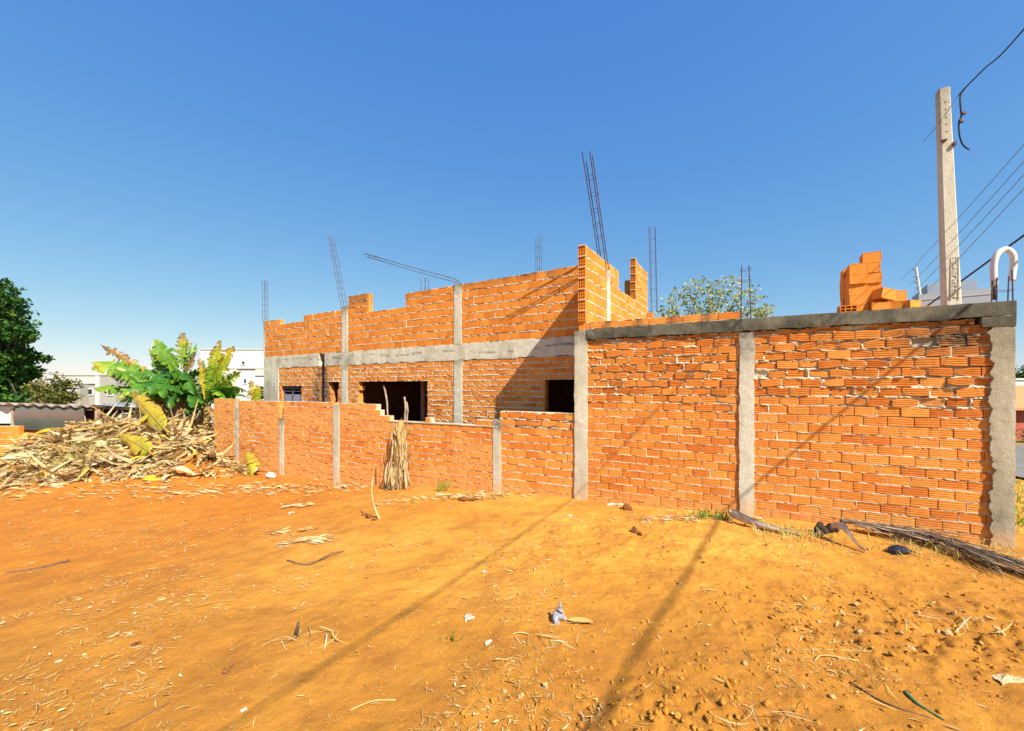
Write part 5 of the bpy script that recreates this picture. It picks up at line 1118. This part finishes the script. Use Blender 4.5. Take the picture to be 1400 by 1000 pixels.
building('white_apartment_block', 'tall white block with small windows behind the banana plants', 274, 420, 478.5, 45, 14, M_FACW, [(333, 496.5, 3.5, 4), (318, 521.5, 3, 6), (335.5, 521.5, 3, 6)], bands=[(290, 325, 504.5, 514, .12, M_FACG), (350, 380, 504.5, 514, .12, M_FACG), (274, 420, 503.3, 504.4, .16, M_FACG), (300, 325, 514.5, 545, .06, M_FACG)])
# right: neighbour block above the wall with electric fence post
M_BLUE = plain('bluish_render', (.36, .41, .46), .8, .06, .4)
nb = thing('neighbour_block', 'light bluish grey boxy house top behind the concrete pole', 'building', [*at(1300, 400, 24)[:2], -1.])
def turned(mb, pxl, pxr, ytop, dl, yaw, deep):
    a_ = at(pxl, ytop, dl); dx = np.array([math.cos(yaw), math.sin(yaw), 0]); dy = np.array([-dx[1], dx[0], 0]); k = (pxr-700)/F; ln = (k*a_[1]-a_[0])/(dx[0]-k*dx[1])
    c = a_+dx*ln/2+dy*deep/2; bx(mb, [c[0], c[1], (a_[2]-1)/2], ln/2, deep/2, (a_[2]+1)/2, np.array([dx, dy, [0, 0, 1.]])); return a_, dx, ln, dy
mb = MB(); turned(mb, 1268, 1336, 389, 24, -.62, 4.5); mb.build('wall', M_BLUE, nb)
mb = MB(); a_, dx_, ln_, dy_ = turned(mb, 1256, 1358, 403, 22.6, -.62, .5); mb.build('front_wall', plain('grey_white_wall', (.40, .41, .42), .9, .06, .6), nb)
mb = MB(); bx(mb, a_+dx_*ln_/2-[0, 0, .3], ln_/2, .02, .02, np.array([dx_, dy_, [0, 0, 1.]])); mb.build('wall_groove', M_FACG, nb)
fp = thing('fence_post', 'small white electric fence post with insulators left of the pole', 'fence post', at(1258, 404, 22.9)); mb = MB(); p0_, p1_ = at(1258, 404, 22.9), at(1252, 366, 22.9); tube(mb, [p0_, p1_], .06, 8); mb.build('post', M_WHITE, fp)
mb = MB()
for s in (.3, .5, .7, .95): c = p0_+(p1_-p0_)*s; tube(mb, [c-[.16, 0, .05], c], .04, 6)
mb.build('insulators', M_WIRE, fp)
# right edge: street, tiled house, greenery
M_ASPH = plain('street_asphalt', (.17, .155, .135), .95, .2, 4, .4, 50); M_TILE = None
t = NT('roof_tile'); wv = t.n('ShaderNodeTexWave', {'Vector': t.pos(), 'Scale': 2.4, 'Distortion': .6}); c = t.mix(wv.outputs['Fac'], (.42, .16, .06), (.60, .28, .13)); M_TILE = t.out(c, .9)
def sheet(name, pts, mat, dz=.02, n=24):
    P = np.asarray(pts, float); u, v = np.meshgrid(np.linspace(0, 1, n), np.linspace(0, 1, n), indexing='ij'); xy = (P[0]*(1-u[..., None])*(1-v[..., None])+P[1]*u[..., None]*(1-v[..., None])+P[2]*u[..., None]*v[..., None]+P[3]*(1-u[..., None])*v[..., None])
    z = G(xy[..., 0], xy[..., 1], False)+dz; o = MB().add(np.concatenate([xy, z[..., None]], -1), gq(n, n)).build(name, mat, None, True); o['kind'] = 'structure'; return o
sheet('street', [(11.0, 6.5), (24, 1.5), (30, 14), (13.5, 16.2)], M_ASPH, .06)
r = np.random.default_rng(55); n = 3600; x = r.uniform(5.4, 11.5, n); y = r.uniform(3.8, 9, n); ok = ((x-B0[0])*WD[0]+(y-B0[1])*WD[1] < -.12); x, y = x[ok], y[ok]; n = len(x)
d = np.stack([r.normal(0, .5, n), r.normal(0, .5, n), np.ones(n)], 1); d /= np.linalg.norm(d, axis=1)[:, None]; L = r.uniform(.06, .2, n); mb = MB(); ribbons(mb, np.stack([x, y, G(x, y)], 1)+d*L[:, None]*.5, d, L, r.uniform(.008, .02, n), r.normal(0, .3, n), r.uniform(.35, .9, n), 3, up=r.normal(0, 1, (n, 3)), seed=8)
tag(mb.build('grass', M_GRASS, None), 'yellowish grass beside the wall corner at the right edge', 'grass', None, 'stuff')
dh = 17.5; th = thing('tiled_house', 'house with orange tiled roof across the street at the right edge', 'house', [*at(1425, 590, dh)[:2], -.7])
xa, xb = at(1386, 0, dh)[0], at(1386, 0, dh)[0]+7; mb = MB(); z0_, z1_ = -.7, at(0, 560, dh)[2]; bx(mb, [(xa+xb)/2, dh+2.5, (z0_+z1_)/2], (xb-xa)/2, 2.4, (z1_-z0_)/2); mb.build('wall', plain('dark_red_wall', (.34, .085, .05), .9, .15, 2), th)
mb = MB(); zr_ = at(0, 530, dh+2.4)[2]; V = [[xa-.4, dh-.35, z1_-.02], [xb+.4, dh-.35, z1_-.02], [xb+.4, dh+2.4, zr_], [xa-.4, dh+2.4, zr_], [xb+.4, dh+5.2, z1_], [xa-.4, dh+5.2, z1_], [xa-.4, dh-.35, z1_+.08], [xb+.4, dh-.35, z1_+.08], [xb+.4, dh+2.4, zr_+.1], [xa-.4, dh+2.4, zr_+.1], [xb+.4, dh+5.2, z1_+.1], [xa-.4, dh+5.2, z1_+.1]]
mb.add(V, [[0, 1, 2, 3], [3, 2, 4, 5], [6, 7, 8, 9], [9, 8, 10, 11], [0, 1, 7, 6], [0, 6, 9, 3], [1, 2, 8, 7], [3, 9, 11, 5], [2, 4, 10, 8], [4, 5, 11, 10]]); mb.build('roof', M_TILE, th)
building('white_house', 'low white house beyond the tiled roof at the right edge', 1380, 1500, 520, 26, 6, M_FACW, [], zbase=-1)
cl = []; r = np.random.default_rng(58)
for k in range(14): c = at(1395+r.uniform(-7, 40), 515+r.normal(0, 9), 30); cl.append((*c, r.uniform(.6, 1.1), r.uniform(.4, .7), r.uniform(.2, .8)))
tree('roadside_tree', 'dark green tree far beyond the corner pillar at the right edge', [37.8, 30, -.6], 1.6, cl, 110, .18, M_TREE, .2, 59)
cl = []
for k in range(8): c = at(1397+r.uniform(-6, 30), 598+r.normal(0, 4), 16.5); cl.append((*c, .35, .22, r.uniform(.3, .8)))
tree('low_bush', 'low green bush in front of the dark red wall', [20.6, 16.5, -.6], .15, cl, 500, .06, M_TREE, .05, 60, 'bush')
# ------------------------------------------------------------------ light, sky, camera
el = math.asin(-SUN_L[2]); az = math.atan2(-SUN_L[0], -SUN_L[1])
W = bpy.data.worlds.new('World'); S.world = W; W.use_nodes = True; nt = W.node_tree
sky = nt.nodes.new('ShaderNodeTexSky'); sky.sky_type = 'NISHITA'; sky.sun_disc = False; sky.sun_elevation = el; sky.sun_rotation = az; sky.altitude = 600; sky.air_density = 1.0; sky.dust_density = .3; sky.ozone_density = 4.0
SKYFIT = ((1.02, .585), (.66, 1.07), (.223, 2.60))
# the camera's tone response to the sky: each channel raised to a power and scaled
sp_ = nt.nodes.new('ShaderNodeSeparateColor'); cb_ = nt.nodes.new('ShaderNodeCombineColor'); nt.links.new(sky.outputs[0], sp_.inputs[0])
for ch, (g_, k_) in enumerate(SKYFIT):
    m1 = nt.nodes.new('ShaderNodeMath'); m1.operation = 'POWER'; m1.inputs[1].default_value = g_; nt.links.new(sp_.outputs[ch], m1.inputs[0])
    m2 = nt.nodes.new('ShaderNodeMath'); m2.operation = 'MULTIPLY'; m2.inputs[1].default_value = k_; nt.links.new(m1.outputs[0], m2.inputs[0]); nt.links.new(m2.outputs[0], cb_.inputs[ch])
nt.links.new(cb_.outputs[0], nt.nodes['Background'].inputs[0]); nt.nodes['Background'].inputs[1].default_value = .1
sl = bpy.data.lights.new('sun', 'SUN'); sl.energy = 4.6; sl.angle = math.radians(.5); sl.color = (1, .93, .82); so = bpy.data.objects.new('sun', sl); COL.objects.link(so); so.rotation_euler = Vector(SUN_L).to_track_quat('-Z', 'Y').to_euler(); so.location = (3, -8, 12)
cd = bpy.data.cameras.new('camera'); cd.sensor_width = 36; cd.lens = F/1400*36; cd.shift_y = (HZ-500)/1400; cd.clip_start = .05; cd.clip_end = 3000
co = bpy.data.objects.new('camera', cd); COL.objects.link(co); co.location = (0, 0, CAMZ); co.rotation_euler = (math.pi/2, 0, 0); S.camera = co
S.view_settings.view_transform = 'Standard'; S.view_settings.look = 'None'; S.view_settings.exposure = 1.1; S.view_settings.gamma = 1
S.cycles.max_bounces = 6
